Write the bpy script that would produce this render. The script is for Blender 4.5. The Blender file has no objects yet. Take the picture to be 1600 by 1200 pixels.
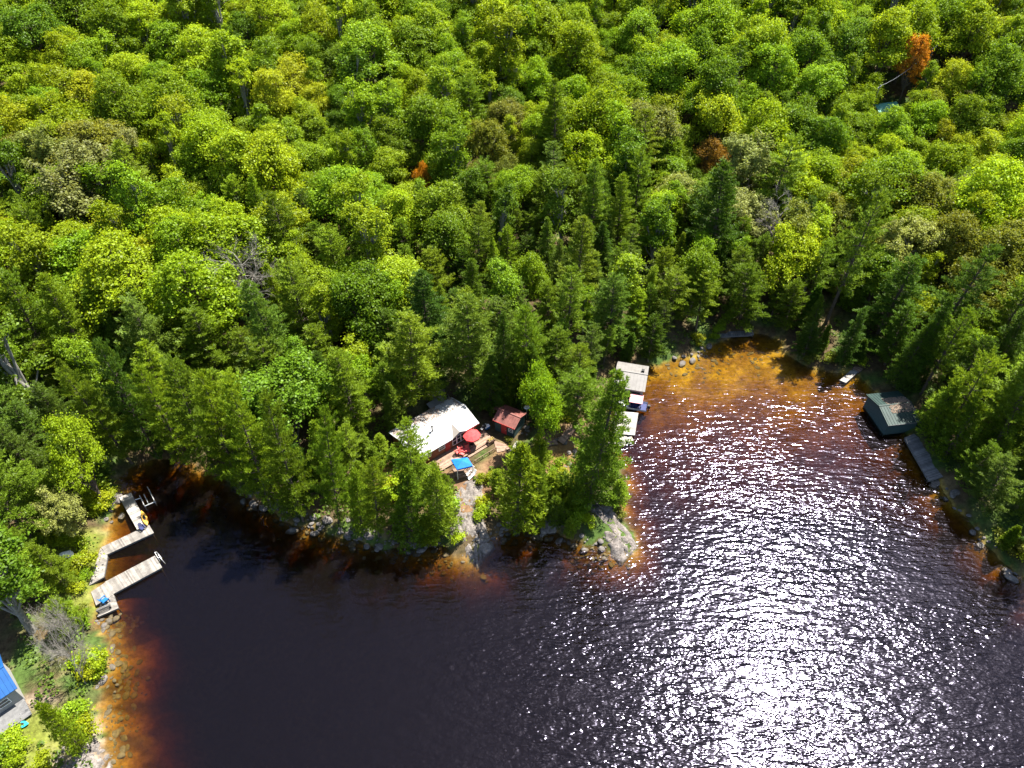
import bpy, math, random
import numpy as np
from mathutils import Vector, Matrix
R_ = math.radians
random.seed(7)
scene = bpy.context.scene
col = scene.collection

# ------------------------------------------------------------------ camera, sky, sun, exposure
CAM_H, PITCH, FOC = 88.0, 44.0, 1120.0
cam_d = bpy.data.cameras.new('camera')
cam_d.sensor_width = 36.0
cam_d.lens = FOC / 1600 * 36
cam_d.clip_end = 3000
cam = bpy.data.objects.new('camera', cam_d)
cam.location = (0, 0, CAM_H)
cam.rotation_euler = (R_(90 - PITCH), 0, 0)
col.objects.link(cam)
scene.camera = cam

SUN_EL, SUN_AZ = 63.0, 44.0
world = bpy.data.worlds.new('World')
scene.world = world
world.use_nodes = True
wn = world.node_tree.nodes
bg = wn['Background']
sky = wn.new('ShaderNodeTexSky')
sky.sky_type = 'NISHITA'
sky.sun_disc = False
sky.sun_elevation = R_(SUN_EL)
sky.sun_rotation = R_(SUN_AZ)
world.node_tree.links.new(sky.outputs[0], bg.inputs[0])
bg.inputs[1].default_value = 0.07
sun_d = bpy.data.lights.new('sun', 'SUN')
sun_d.energy = 5.0
sun_d.angle = R_(0.53)
sun_d.color = (1.0, 0.95, 0.86)
sun = bpy.data.objects.new('sun', sun_d)
S = Vector((math.cos(R_(SUN_EL)) * math.sin(R_(SUN_AZ)), math.cos(R_(SUN_EL)) * math.cos(R_(SUN_AZ)), math.sin(R_(SUN_EL))))
sun.rotation_euler = S.to_track_quat('Z', 'Y').to_euler()
sun.location = (60, 60, 150)
col.objects.link(sun)
vs = scene.view_settings
vs.view_transform = 'Standard'
vs.look = 'None'
vs.exposure = 1.82
vs.gamma = 1.0
cy = scene.cycles
cy.max_bounces = 6
cy.diffuse_bounces = 3
cy.glossy_bounces = 2
cy.transmission_bounces = 2
cy.transparent_max_bounces = 8
cy.volume_bounces = 0
cy.caustics_reflective = False
cy.caustics_refractive = False
cy.use_denoising = True
cy.sample_clamp_direct = 0
cy.sample_clamp_indirect = 4

# ------------------------------------------------------------------ pixels to places
_p = R_(PITCH)
FW = np.array([0, math.cos(_p), -math.sin(_p)])
UP = np.array([0, math.sin(_p), math.cos(_p)])
def ray(px, py):
    return np.array([(px - 800) / FOC, 0, 0]) + FW - UP * ((py - 600) / FOC)
def P(px, py, z=0.0):
    d = ray(px, py)
    q = d * ((z - CAM_H) / d[2])
    return np.array([q[0], q[1], z])
def proj(q):
    q = np.asarray(q, float)
    d = q - np.array([0, 0, CAM_H])
    w = d @ FW
    return 800 + FOC * d[..., 0] / w, 600 - FOC * (d @ UP) / w

# ------------------------------------------------------------------ noise helpers
def _h(i, j, s):
    n = (i.astype(np.int64) * 374761393 + j.astype(np.int64) * 668265263 + s * 1442695041) & 0xffffffff
    n = ((n ^ (n >> 13)) * 1274126177) & 0xffffffff
    n = n ^ (n >> 16)
    return (n & 0xffff) / 65535.0
def vnoise(x, y, s=0):
    x = np.asarray(x, float); y = np.asarray(y, float)
    i = np.floor(x); j = np.floor(y)
    fx = x - i; fy = y - j
    fx = fx * fx * (3 - 2 * fx); fy = fy * fy * (3 - 2 * fy)
    a = _h(i, j, s); b = _h(i + 1, j, s); c = _h(i, j + 1, s); d = _h(i + 1, j + 1, s)
    return (a * (1 - fx) + b * fx) * (1 - fy) + (c * (1 - fx) + d * fx) * fy
def fbm(x, y, s=0, o=4):
    t = 0; a = 0.5; f = 1.0
    for k in range(o):
        t = t + a * vnoise(x * f, y * f, s + 17 * k); a *= 0.5; f *= 2.03
    return t
def inpoly(x, y, poly):
    x = np.asarray(x, float); y = np.asarray(y, float)
    r = np.zeros(x.shape, bool)
    n = len(poly)
    for k in range(n):
        x0, y0 = poly[k]; x1, y1 = poly[(k + 1) % n]
        if y0 == y1: continue
        c = ((y0 > y) != (y1 > y)) & (x < (x1 - x0) * (y - y0) / (y1 - y0) + x0)
        r ^= c
    return r
def dist_poly(x, y, poly):
    x = np.asarray(x, float); y = np.asarray(y, float)
    d = np.full(x.shape, 1e9)
    n = len(poly)
    for k in range(n):
        ax, ay = poly[k]; bx, by = poly[(k + 1) % n]
        ex, ey = bx - ax, by - ay
        t = np.clip(((x - ax) * ex + (y - ay) * ey) / (ex * ex + ey * ey + 1e-9), 0, 1)
        d = np.minimum(d, np.hypot(x - ax - t * ex, y - ay - t * ey))
    return d
def sm(a, b, x):
    t = np.clip((x - a) / (b - a), 0, 1)
    return t * t * (3 - 2 * t)

# ------------------------------------------------------------------ terrain function
shore_px = [(163, 1200), (163, 1165), (152, 1115), (156, 1075), (168, 1045), (166, 1010), (152, 978), (150, 940), (150, 905), (158, 870),
            (164, 845), (172, 815), (178, 790), (192, 768), (186, 748), (200, 728), (240, 718), (290, 722), (340, 742), (380, 772),
            (420, 798), (460, 818), (510, 832), (560, 848), (600, 856), (650, 862), (690, 852), (718, 870), (742, 878), (756, 856),
            (766, 836), (790, 832), (830, 822), (860, 832), (900, 846), (935, 848), (962, 868), (984, 864), (990, 846), (980, 815),
            (972, 790), (974, 760), (970, 725), (958, 700), (950, 660), (950, 625), (956, 590), (990, 572), (1022, 572), (1050, 562),
            (1085, 556), (1110, 540), (1130, 530), (1160, 524), (1195, 522), (1216, 530), (1228, 552), (1262, 574), (1300, 582), (1335, 584),
            (1362, 606), (1385, 640), (1410, 672), (1430, 700), (1450, 735), (1476, 768), (1500, 800), (1530, 835), (1560, 872), (1600, 912),
            (1660, 960), (1760, 1040)]
W = [tuple(P(x, y, 0)[:2]) for x, y in shore_px]
W += [(105, 20), (100, -60), (-34, -60), (-35, 0)]
pad_px = [(612, 690), (700, 628), (770, 640), (826, 632), (826, 690), (800, 710), (745, 745), (690, 745), (640, 735)]
PAD = [tuple(P(x, y, 3.0)[:2]) for x, y in pad_px]
pad2_px = [(-60, 1020), (40, 1020), (60, 1110), (30, 1160), (-60, 1160)]
PAD2 = [tuple(P(x, y, 2.0)[:2]) for x, y in pad2_px]
BAYY = P(1150, 650)[1]
BAYX = P(985, 640)[0]
def sdist(x, y):
    d = dist_poly(x, y, W)
    ins = inpoly(x, y, W)
    return np.where(ins, -d, d)
PADZ = 2.55
def ground(x, y):
    x = np.asarray(x, float); y = np.asarray(y, float)
    d = sdist(x, y) + (fbm(x * .45, y * .45, 3, 3) - .44) * 1.8
    dl = np.maximum(d, 0)
    zl = 0.95 * (1 - np.exp(-dl / 1.3)) + 0.15 * np.minimum(dl, 13) + 0.10 * np.clip(dl - 13, 0, 200)
    zl = zl + (fbm(x * .035, y * .035, 9, 3) - .44) * 9 * sm(8, 45, dl) + (fbm(x * .3, y * .3, 5, 3) - .44) * 1.1 * sm(0, 5, dl)
    hill = 13 * sm(130, 230, y)
    zl = zl + hill * sm(10, 60, dl)
    dw = np.maximum(-d, 0)
    slope = 0.42 + 0.25 * vnoise(x * .05, y * .05, 31)
    slope = slope - .2 * sm(-30, -38, x) * sm(50, 40, y)
    dep = slope * dw + 0.5 * np.clip(dw - 4.5, 0, 30)
    cap = 0.32 + 0.042 * np.clip(BAYY + 12 - y, 0, 100) ** 1.2 + .25 * vnoise(x * .2, y * .2, 8)
    bay = sm(BAYX - 2, BAYX + 3, x) * sm(BAYY - 34, BAYY - 16, y)
    dep = dep * (1 - bay) + np.minimum(dep, cap) * bay
    dep = np.minimum(dep, 7.0)
    zw = -dep - 0.02 + (fbm(x * .9, y * .9, 12, 3) - .44) * .35 * sm(.3, 1.5, dw)
    z = np.where(d > 0, zl, zw)
    k = sm(2.5, 0, dist_poly(x, y, PAD)); k = np.where(inpoly(x, y, PAD), 1, k) * sm(.5, 3, d)
    z = z * (1 - k) + PADZ * k
    k = sm(2.5, 0, dist_poly(x, y, PAD2)); k = np.where(inpoly(x, y, PAD2), 1, k)
    z = z * (1 - k) + 2.0 * k
    return z
def gz(x, y):
    return float(ground(np.array([x]), np.array([y]))[0])
def at(px, py, h=0.0):
    """point h above the ground on the ray through the pixel"""
    d = ray(px, py)
    z = 2.0
    for k in range(25):
        t = (z + h - CAM_H) / d[2]
        zn = gz(d[0] * t, d[1] * t)
        z = z * .4 + max(zn, 0) * .6
    t = (z + h - CAM_H) / d[2]
    return np.array([d[0] * t, d[1] * t, z])

# ------------------------------------------------------------------ material helpers
def mat(name):
    m = bpy.data.materials.new(name); m.use_nodes = True
    nt = m.node_tree; nt.nodes.clear()
    out = nt.nodes.new('ShaderNodeOutputMaterial')
    return m, nt, out
def N(nt, typ, **kw):
    n = nt.nodes.new(typ)
    for k, v in kw.items(): setattr(n, k, v)
    return n
def L(nt, a, b): nt.links.new(a, b)
def ramp(nt, fac, stops):
    r = N(nt, 'ShaderNodeValToRGB')
    e = r.color_ramp.elements
    while len(e) < len(stops): e.new(0.5)
    for k, (p, c) in enumerate(stops):
        e[k].position = p; e[k].color = (*c, 1)
    L(nt, fac, r.inputs[0])
    return r
def noise(nt, scale, detail=4, rough=.6, vec=None, coord='Object'):
    n = N(nt, 'ShaderNodeTexNoise')
    n.inputs['Scale'].default_value = scale
    n.inputs['Detail'].default_value = detail
    n.inputs['Roughness'].default_value = rough
    if vec is None:
        tc = N(nt, 'ShaderNodeTexCoord'); vec = tc.outputs[coord]
    L(nt, vec, n.inputs['Vector'])
    return n
def surf(name, c1, c2, scale=3.0, rough=.7, bump=.2, spec=.3, metal=0.0, coord='Object', stretch=None):
    m, nt, out = mat(name)
    tc = N(nt, 'ShaderNodeTexCoord'); v = tc.outputs[coord]
    if stretch:
        mp = N(nt, 'ShaderNodeMapping'); mp.inputs['Scale'].default_value = stretch
        L(nt, v, mp.inputs[0]); v = mp.outputs[0]
    n = noise(nt, scale, 5, .65, v)
    r = ramp(nt, n.outputs[0], [(.3, c1), (.7, c2)])
    b = N(nt, 'ShaderNodeBsdfPrincipled')
    L(nt, r.outputs[0], b.inputs['Base Color'])
    b.inputs['Roughness'].default_value = rough
    b.inputs['Specular IOR Level'].default_value = spec
    b.inputs['Metallic'].default_value = metal
    if bump:
        bm_ = N(nt, 'ShaderNodeBump'); bm_.inputs['Strength'].default_value = bump; bm_.inputs['Distance'].default_value = .05
        n2 = noise(nt, scale * 4, 4, .7, v)
        L(nt, n2.outputs[0], bm_.inputs['Height']); L(nt, bm_.outputs[0], b.inputs['Normal'])
    L(nt, b.outputs[0], out.inputs[0])
    return m
def boards(name, c1, c2, scale):
    m = surf(name, c1, c2, scale, .85, .2)
    nt = m.node_tree; b = [n for n in nt.nodes if n.type == 'BSDF_PRINCIPLED'][0]
    src = b.inputs['Base Color'].links[0].from_socket
    ge = N(nt, 'ShaderNodeNewGeometry'); mr = N(nt, 'ShaderNodeMapRange'); mr.inputs[3].default_value = .62; mr.inputs[4].default_value = 1.22
    L(nt, ge.outputs['Random Per Island'], mr.inputs[0])
    mul = N(nt, 'ShaderNodeVectorMath', operation='SCALE'); L(nt, src, mul.inputs[0]); L(nt, mr.outputs[0], mul.inputs['Scale']); L(nt, mul.outputs[0], b.inputs['Base Color'])
    return m
def foliage(name, transl=.45, var=.45, gloss=.06):
    """colour from the object's own colour, each leaf varying"""
    m, nt, out = mat(name)
    oi = N(nt, 'ShaderNodeObjectInfo'); ge = N(nt, 'ShaderNodeNewGeometry')
    mr = N(nt, 'ShaderNodeMapRange'); mr.inputs[3].default_value = 1 - var; mr.inputs[4].default_value = 1 + var
    L(nt, ge.outputs['Random Per Island'], mr.inputs[0])
    mul = N(nt, 'ShaderNodeVectorMath', operation='SCALE')
    L(nt, oi.outputs['Color'], mul.inputs[0]); L(nt, mr.outputs[0], mul.inputs['Scale'])
    d = N(nt, 'ShaderNodeBsdfDiffuse'); t = N(nt, 'ShaderNodeBsdfTranslucent')
    g = N(nt, 'ShaderNodeBsdfGlossy'); g.inputs['Roughness'].default_value = .45
    warm = N(nt, 'ShaderNodeVectorMath', operation='MULTIPLY'); warm.inputs[1].default_value = (1.25, 1.1, .6)
    L(nt, mul.outputs[0], d.inputs[0]); L(nt, mul.outputs[0], warm.inputs[0]); L(nt, warm.outputs[0], t.inputs[0])
    mx = N(nt, 'ShaderNodeMixShader'); mx.inputs[0].default_value = transl
    L(nt, d.outputs[0], mx.inputs[1]); L(nt, t.outputs[0], mx.inputs[2])
    mg = N(nt, 'ShaderNodeMixShader'); mg.inputs[0].default_value = gloss
    L(nt, mx.outputs[0], mg.inputs[1]); L(nt, g.outputs[0], mg.inputs[2])
    L(nt, mg.outputs[0], out.inputs[0])
    return m
M = {}
M['leaf'] = foliage('broad_leaf', .5, .4, .01)
M['needle'] = foliage('pine_needle', .45, .4, .01)
M['twig'] = surf('bare_twig', (.17, .155, .13), (.28, .26, .225), 2, .9, 0)
M['bark'] = surf('bark', (.05, .04, .03), (.13, .10, .075), 4, .9, .5)
M['birchbark'] = surf('pale_bark', (.14, .13, .115), (.26, .25, .22), 4, .8, .2)
M['roofwhite'] = surf('white_metal_roof', (.24, .24, .24), (.36, .36, .36), .8, .5, .05, .3)
M['roofgrey'] = surf('grey_roof', (.13, .122, .115), (.185, .175, .165), .7, .6, .1)
M['rooftan'] = surf('tan_shaded_roof', (.17, .15, .135), (.24, .215, .19), 2, .7, .1)  # left gable slope, turned from the sun: its shade put into the colour
M['roofred'] = surf('red_metal_roof', (.11, .036, .03), (.19, .068, .055), 1.2, .6, .1)
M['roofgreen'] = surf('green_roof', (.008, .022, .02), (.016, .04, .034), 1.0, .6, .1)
M['roofblue'] = surf('blue_metal_roof', (.004, .05, .17), (.006, .07, .23), 1.0, .5, .05)
M['roofteal'] = surf('teal_roof', (.10, .32, .26), (.16, .42, .34), 1.0, .5, .05)
M['siding'] = surf('brown_siding', (.16, .055, .03), (.30, .11, .05), 3, .75, .2, stretch=(1, 1, 6))
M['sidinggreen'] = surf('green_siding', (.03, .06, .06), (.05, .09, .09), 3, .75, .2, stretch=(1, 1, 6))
M['sidinggrey'] = surf('grey_siding', (.22, .22, .21), (.34, .33, .32), 3, .75, .2, stretch=(1, 1, 6))
M['trimred'] = surf('red_trim', (.35, .03, .03), (.5, .06, .05), 3, .6, 0)
M['trimwhite'] = surf('white_trim', (.68, .68, .66), (.8, .8, .78), 3, .5, 0)
M['deck'] = boards('tan_deck_wood', (.17, .108, .076), (.30, .20, .145), 2.0)
M['dockwood'] = boards('weathered_dock_wood', (.13, .118, .108), (.27, .25, .225), 1.1)
M['dockwhite'] = boards('pale_dock_boards', (.20, .188, .17), (.36, .335, .305), 1.3)
M['darkwood'] = surf('dark_wood', (.05, .035, .025), (.10, .075, .055), 3, .85, .2)
M['greywood'] = boards('shaded_grey_wood', (.09, .09, .092), (.17, .168, .165), 2)
M['black'] = surf('black_metal', (.012, .012, .012), (.03, .03, .03), 4, .45, 0)
M['metal'] = surf('galvanised_metal', (.5, .5, .5), (.66, .66, .64), 5, .4, 0, .5, .6)
M['redcloth'] = surf('red_canvas', (.50, .035, .04), (.62, .07, .07), 3, .8, .1)
M['pinkcloth'] = surf('faded_red_canvas', (.55, .22, .25), (.66, .32, .34), 3, .8, .1)
M['bluecloth'] = surf('blue_canvas', (.005, .11, .55), (.01, .16, .68), 3, .7, .15)
M['redplastic'] = surf('red_painted_wood', (.45, .05, .05), (.6, .12, .11), 5, .5, 0)
M['yellowplastic'] = surf('yellow_plastic', (.75, .38, .05), (.85, .50, .10), 3, .4, 0)
M['blueplastic'] = surf('blue_plastic', (.005, .09, .26), (.01, .13, .33), 4, .5, 0)
M['tealplastic'] = surf('teal_plastic', (.02, .38, .50), (.04, .50, .62), 4, .4, 0)
M['whiteplastic'] = surf('white_plastic', (.72, .72, .72), (.82, .82, .82), 4, .4, 0)
M['hull'] = surf('boat_hull', (.60, .60, .62), (.74, .74, .76), 2, .25, 0, .5)
M['navy'] = surf('navy_and_boat_shade', (.012, .02, .08), (.03, .04, .13), 4, .6, 0)  # shadow inside the boat painted as dark blue; also colours a dock chair
M['straw'] = surf('straw_plants', (.35, .27, .08), (.55, .42, .15), 6, .9, .3)
M['boulder'] = surf('boulder_granite', (.055, .05, .046), (.17, .152, .138), 1.6, .9, .6)
M['glass'] = surf('window_glass', (.02, .025, .03), (.04, .05, .055), 2, .08, 0, .6)
def rock_mat():
    m, nt, out = mat('pink_granite')
    n1 = noise(nt, .8, 6, .7); n2 = noise(nt, 4, 5, .75)
    a = ramp(nt, n1.outputs[0], [(.26, (.06, .054, .05)), (.52, (.22, .195, .176)), (.75, (.33, .29, .262))])
    b = ramp(nt, n2.outputs[0], [(.38, (.32, .30, .29)), (.62, (1, 1, 1))])
    mx = N(nt, 'ShaderNodeMix', data_type='RGBA', blend_type='MULTIPLY'); mx.inputs[0].default_value = .8
    L(nt, a.outputs[0], mx.inputs[6]); L(nt, b.outputs[0], mx.inputs[7])
    bs = N(nt, 'ShaderNodeBsdfPrincipled'); bs.inputs['Roughness'].default_value = .85; bs.inputs['Specular IOR Level'].default_value = .2
    L(nt, mx.outputs[2], bs.inputs['Base Color'])
    bm_ = N(nt, 'ShaderNodeBump'); bm_.inputs['Strength'].default_value = .9; bm_.inputs['Distance'].default_value = .15
    n3 = noise(nt, 2.5, 8, .75)
    L(nt, n3.outputs[0], bm_.inputs['Height']); L(nt, bm_.outputs[0], bs.inputs['Normal'])
    L(nt, bs.outputs[0], out.inputs[0])
    return m
M['rock'] = rock_mat()
def ground_mat():
    m, nt, out = mat('ground_surface')
    at_ = N(nt, 'ShaderNodeVertexColor'); at_.layer_name = 'soil'
    n1 = noise(nt, 1.3, 6, .75); n2 = noise(nt, .35, 4, .6)
    b = ramp(nt, n1.outputs[0], [(.32, (.45, .42, .40)), (.66, (1.3, 1.28, 1.22))])
    mx = N(nt, 'ShaderNodeMix', data_type='RGBA', blend_type='MULTIPLY'); mx.inputs[0].default_value = 1
    L(nt, at_.outputs[0], mx.inputs[6]); L(nt, b.outputs[0], mx.inputs[7])
    bs = N(nt, 'ShaderNodeBsdfPrincipled'); bs.inputs['Roughness'].default_value = .95; bs.inputs['Specular IOR Level'].default_value = .1
    L(nt, mx.outputs[2], bs.inputs['Base Color'])
    bm_ = N(nt, 'ShaderNodeBump'); bm_.inputs['Strength'].default_value = .8; bm_.inputs['Distance'].default_value = .15
    L(nt, n1.outputs[0], bm_.inputs['Height']); L(nt, bm_.outputs[0], bs.inputs['Normal'])
    L(nt, bs.outputs[0], out.inputs[0])
    return m
M['ground'] = ground_mat()
def water_mat():
    m, nt, out = mat('lake_water')
    tc = N(nt, 'ShaderNodeTexCoord')
    def wave(rot, sx, sy, scale, detail, dist=0.0):
        mp = N(nt, 'ShaderNodeMapping'); mp.inputs['Rotation'].default_value = (0, 0, R_(rot)); mp.inputs['Scale'].default_value = (sx, sy, 1)
        L(nt, tc.outputs['Object'], mp.inputs[0])
        n = noise(nt, scale, detail, .5, mp.outputs[0]); n.inputs['Distortion'].default_value = dist
        return n
    a = wave(13, .42, 1.35, 1.0, 1.5, .5)
    b = wave(-6, .7, 1.5, 2.0, 1.0, .3)
    c = wave(22, .25, .8, .42, 1.0, .3)
    ad = N(nt, 'ShaderNodeMath', operation='MULTIPLY_ADD'); ad.inputs[1].default_value = .42
    L(nt, b.outputs[0], ad.inputs[0]); L(nt, a.outputs[0], ad.inputs[2])
    ad2 = N(nt, 'ShaderNodeMath', operation='MULTIPLY_ADD'); ad2.inputs[1].default_value = .9
    L(nt, c.outputs[0], ad2.inputs[0]); L(nt, ad.outputs[0], ad2.inputs[2])
    # wind: livelier out in the open, nearly flat in the sheltered cove on the left
    sx = N(nt, 'ShaderNodeSeparateXYZ'); L(nt, tc.outputs['Object'], sx.inputs[0])
    mr = N(nt, 'ShaderNodeMapRange'); mr.inputs[1].default_value = -32; mr.inputs[2].default_value = 18; mr.inputs[3].default_value = .35; mr.inputs[4].default_value = 1.0
    L(nt, sx.outputs[0], mr.inputs[0])
    bp = N(nt, 'ShaderNodeBump'); bp.inputs['Distance'].default_value = .16
    my = N(nt, 'ShaderNodeMapRange'); my.inputs[1].default_value = BAYY - 8; my.inputs[2].default_value = BAYY + 10; my.inputs[3].default_value = 1.0; my.inputs[4].default_value = .5
    L(nt, sx.outputs[1], my.inputs[0])
    mm = N(nt, 'ShaderNodeMath', operation='MULTIPLY'); L(nt, mr.outputs[0], mm.inputs[0]); L(nt, my.outputs[0], mm.inputs[1])
    gust = wave(30, .5, 1.0, .09, 2.0, .6)
    gm_ = N(nt, 'ShaderNodeMapRange'); gm_.inputs[1].default_value = .35; gm_.inputs[2].default_value = .65; gm_.inputs[3].default_value = .62; gm_.inputs[4].default_value = 1.3
    L(nt, gust.outputs[0], gm_.inputs[0])
    m2 = N(nt, 'ShaderNodeMath', operation='MULTIPLY'); L(nt, mm.outputs[0], m2.inputs[0]); L(nt, gm_.outputs[0], m2.inputs[1])
    L(nt, m2.outputs[0], bp.inputs['Strength']); L(nt, ad2.outputs[0], bp.inputs['Height'])
    fr = N(nt, 'ShaderNodeFresnel'); fr.inputs['IOR'].default_value = 1.33
    tr = N(nt, 'ShaderNodeBsdfTransparent')
    gl = N(nt, 'ShaderNodeBsdfGlossy'); gl.inputs['Roughness'].default_value = .13; gl.inputs['Color'].default_value = (.76, .72, 1, 1)
    L(nt, bp.outputs[0], gl.inputs['Normal'])
    mx = N(nt, 'ShaderNodeMixShader')
    df = N(nt, 'ShaderNodeBsdfDiffuse'); df.inputs[0].default_value = (.06, .045, .04, 1)   # peat-stained water sends a little light back
    tm = N(nt, 'ShaderNodeMixShader'); tm.inputs[0].default_value = .04
    L(nt, tr.outputs[0], tm.inputs[1]); L(nt, df.outputs[0], tm.inputs[2])
    L(nt, fr.outputs[0], mx.inputs[0]); L(nt, tm.outputs[0], mx.inputs[1]); L(nt, gl.outputs[0], mx.inputs[2])
    L(nt, mx.outputs[0], out.inputs['Surface'])
    va = N(nt, 'ShaderNodeVolumeAbsorption')
    va.inputs['Color'].default_value = (.72, .58, .0, 1); va.inputs['Density'].default_value = 1.9
    L(nt, va.outputs[0], out.inputs['Volume'])
    return m
M['water'] = water_mat()

# ------------------------------------------------------------------ object helpers
def tag(o, label=None, cat=None, group=None, kind=None):
    if label: o['label'] = label
    if cat: o['category'] = cat
    if group: o['group'] = group
    if kind: o['kind'] = kind
    return o
def mesh_np(name, v, f, m, smooth=False):
    """v (n,3), f (k,4) or (k,3) arrays"""
    me = bpy.data.meshes.new(name)
    v = np.asarray(v, np.float32); f = np.asarray(f, np.int32)
    k = f.shape[1]
    me.vertices.add(len(v)); me.vertices.foreach_set('co', v.ravel())
    me.loops.add(f.size); me.loops.foreach_set('vertex_index', f.ravel())
    me.polygons.add(len(f)); me.polygons.foreach_set('loop_start', np.arange(0, f.size, k, dtype=np.int32))
    me.polygons.foreach_set('loop_total', np.full(len(f), k, np.int32))
    if smooth: me.polygons.foreach_set('use_smooth', np.ones(len(f), bool))
    me.update(calc_edges=True)
    if m: me.materials.append(m)
    return me
def link(name, me, parent=None, loc=None):
    o = bpy.data.objects.new(name, me)
    col.objects.link(o)
    if parent: o.parent = parent
    if loc is not None: o.location = loc
    return o
def thing(name, label, cat, loc=(0, 0, 0), rotz=0, group=None):
    o = bpy.data.objects.new(name, None)
    o.empty_display_size = .3
    col.objects.link(o); o.location = loc; o.rotation_euler = (0, 0, rotz)
    return tag(o, label, cat, group)
class MB:
    def __init__(s): s.v = []; s.f = []
    def add(s, vs_, fs):
        b = len(s.v); s.v += [tuple(map(float, q)) for q in vs_]; s.f += [tuple(b + i for i in f) for f in fs]
        return s
    def box(s, c, d, rz=0.0, rx=0.0, ry=0.0):
        m = Matrix.Rotation(rz, 3, 'Z') @ Matrix.Rotation(ry, 3, 'Y') @ Matrix.Rotation(rx, 3, 'X')
        vs_ = []
        for z in (-.5, .5):
            for x, y in ((-.5, -.5), (.5, -.5), (.5, .5), (-.5, .5)):
                vs_.append(Vector(c) + m @ Vector((x * d[0], y * d[1], z * d[2])))
        return s.add(vs_, [(3, 2, 1, 0), (4, 5, 6, 7), (0, 1, 5, 4), (1, 2, 6, 5), (2, 3, 7, 6), (3, 0, 4, 7)])
    def span(s, a, b):
        return s.box([(a[i] + b[i]) / 2 for i in range(3)], [abs(b[i] - a[i]) for i in range(3)])
    def slab(s, pts, t):
        """flat polygon pts (ccw from above) extruded down by t"""
        n = len(pts)
        vs_ = [tuple(q) for q in pts] + [(q[0], q[1], q[2] - t) for q in pts]
        fs = [tuple(range(n)), tuple(range(2 * n - 1, n - 1, -1))] + [(i, i + n, (i + 1) % n + n, (i + 1) % n) for i in range(n)]
        return s.add(vs_, fs)
    def tube(s, a, b, r0, r1=None, n=6):
        r1 = r0 if r1 is None else r1
        a = Vector(a); b = Vector(b); q = (b - a).to_track_quat('Z', 'Y')
        vs_ = []
        for c, r in ((a, r0), (b, r1)):
            for k in range(n):
                t = 2 * math.pi * k / n
                vs_.append(c + q @ Vector((r * math.cos(t), r * math.sin(t), 0)))
        fs = [(k, (k + 1) % n, n + (k + 1) % n, n + k) for k in range(n)] + [tuple(range(n - 1, -1, -1)), tuple(range(n, 2 * n))]
        return s.add(vs_, fs)
    def mesh(s, name, m, smooth=False):
        me = bpy.data.meshes.new(name); me.from_pydata(s.v, [], s.f)
        if smooth: me.polygons.foreach_set('use_smooth', [True] * len(me.polygons))
        me.update(); me.materials.append(m)
        return me
    def build(s, name, m, parent=None, smooth=False, kind=None, label=None):
        o = link(name, s.mesh(name, m, smooth), parent)
        if kind: o['kind'] = kind
        if label: o['label'] = label
        return o

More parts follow.
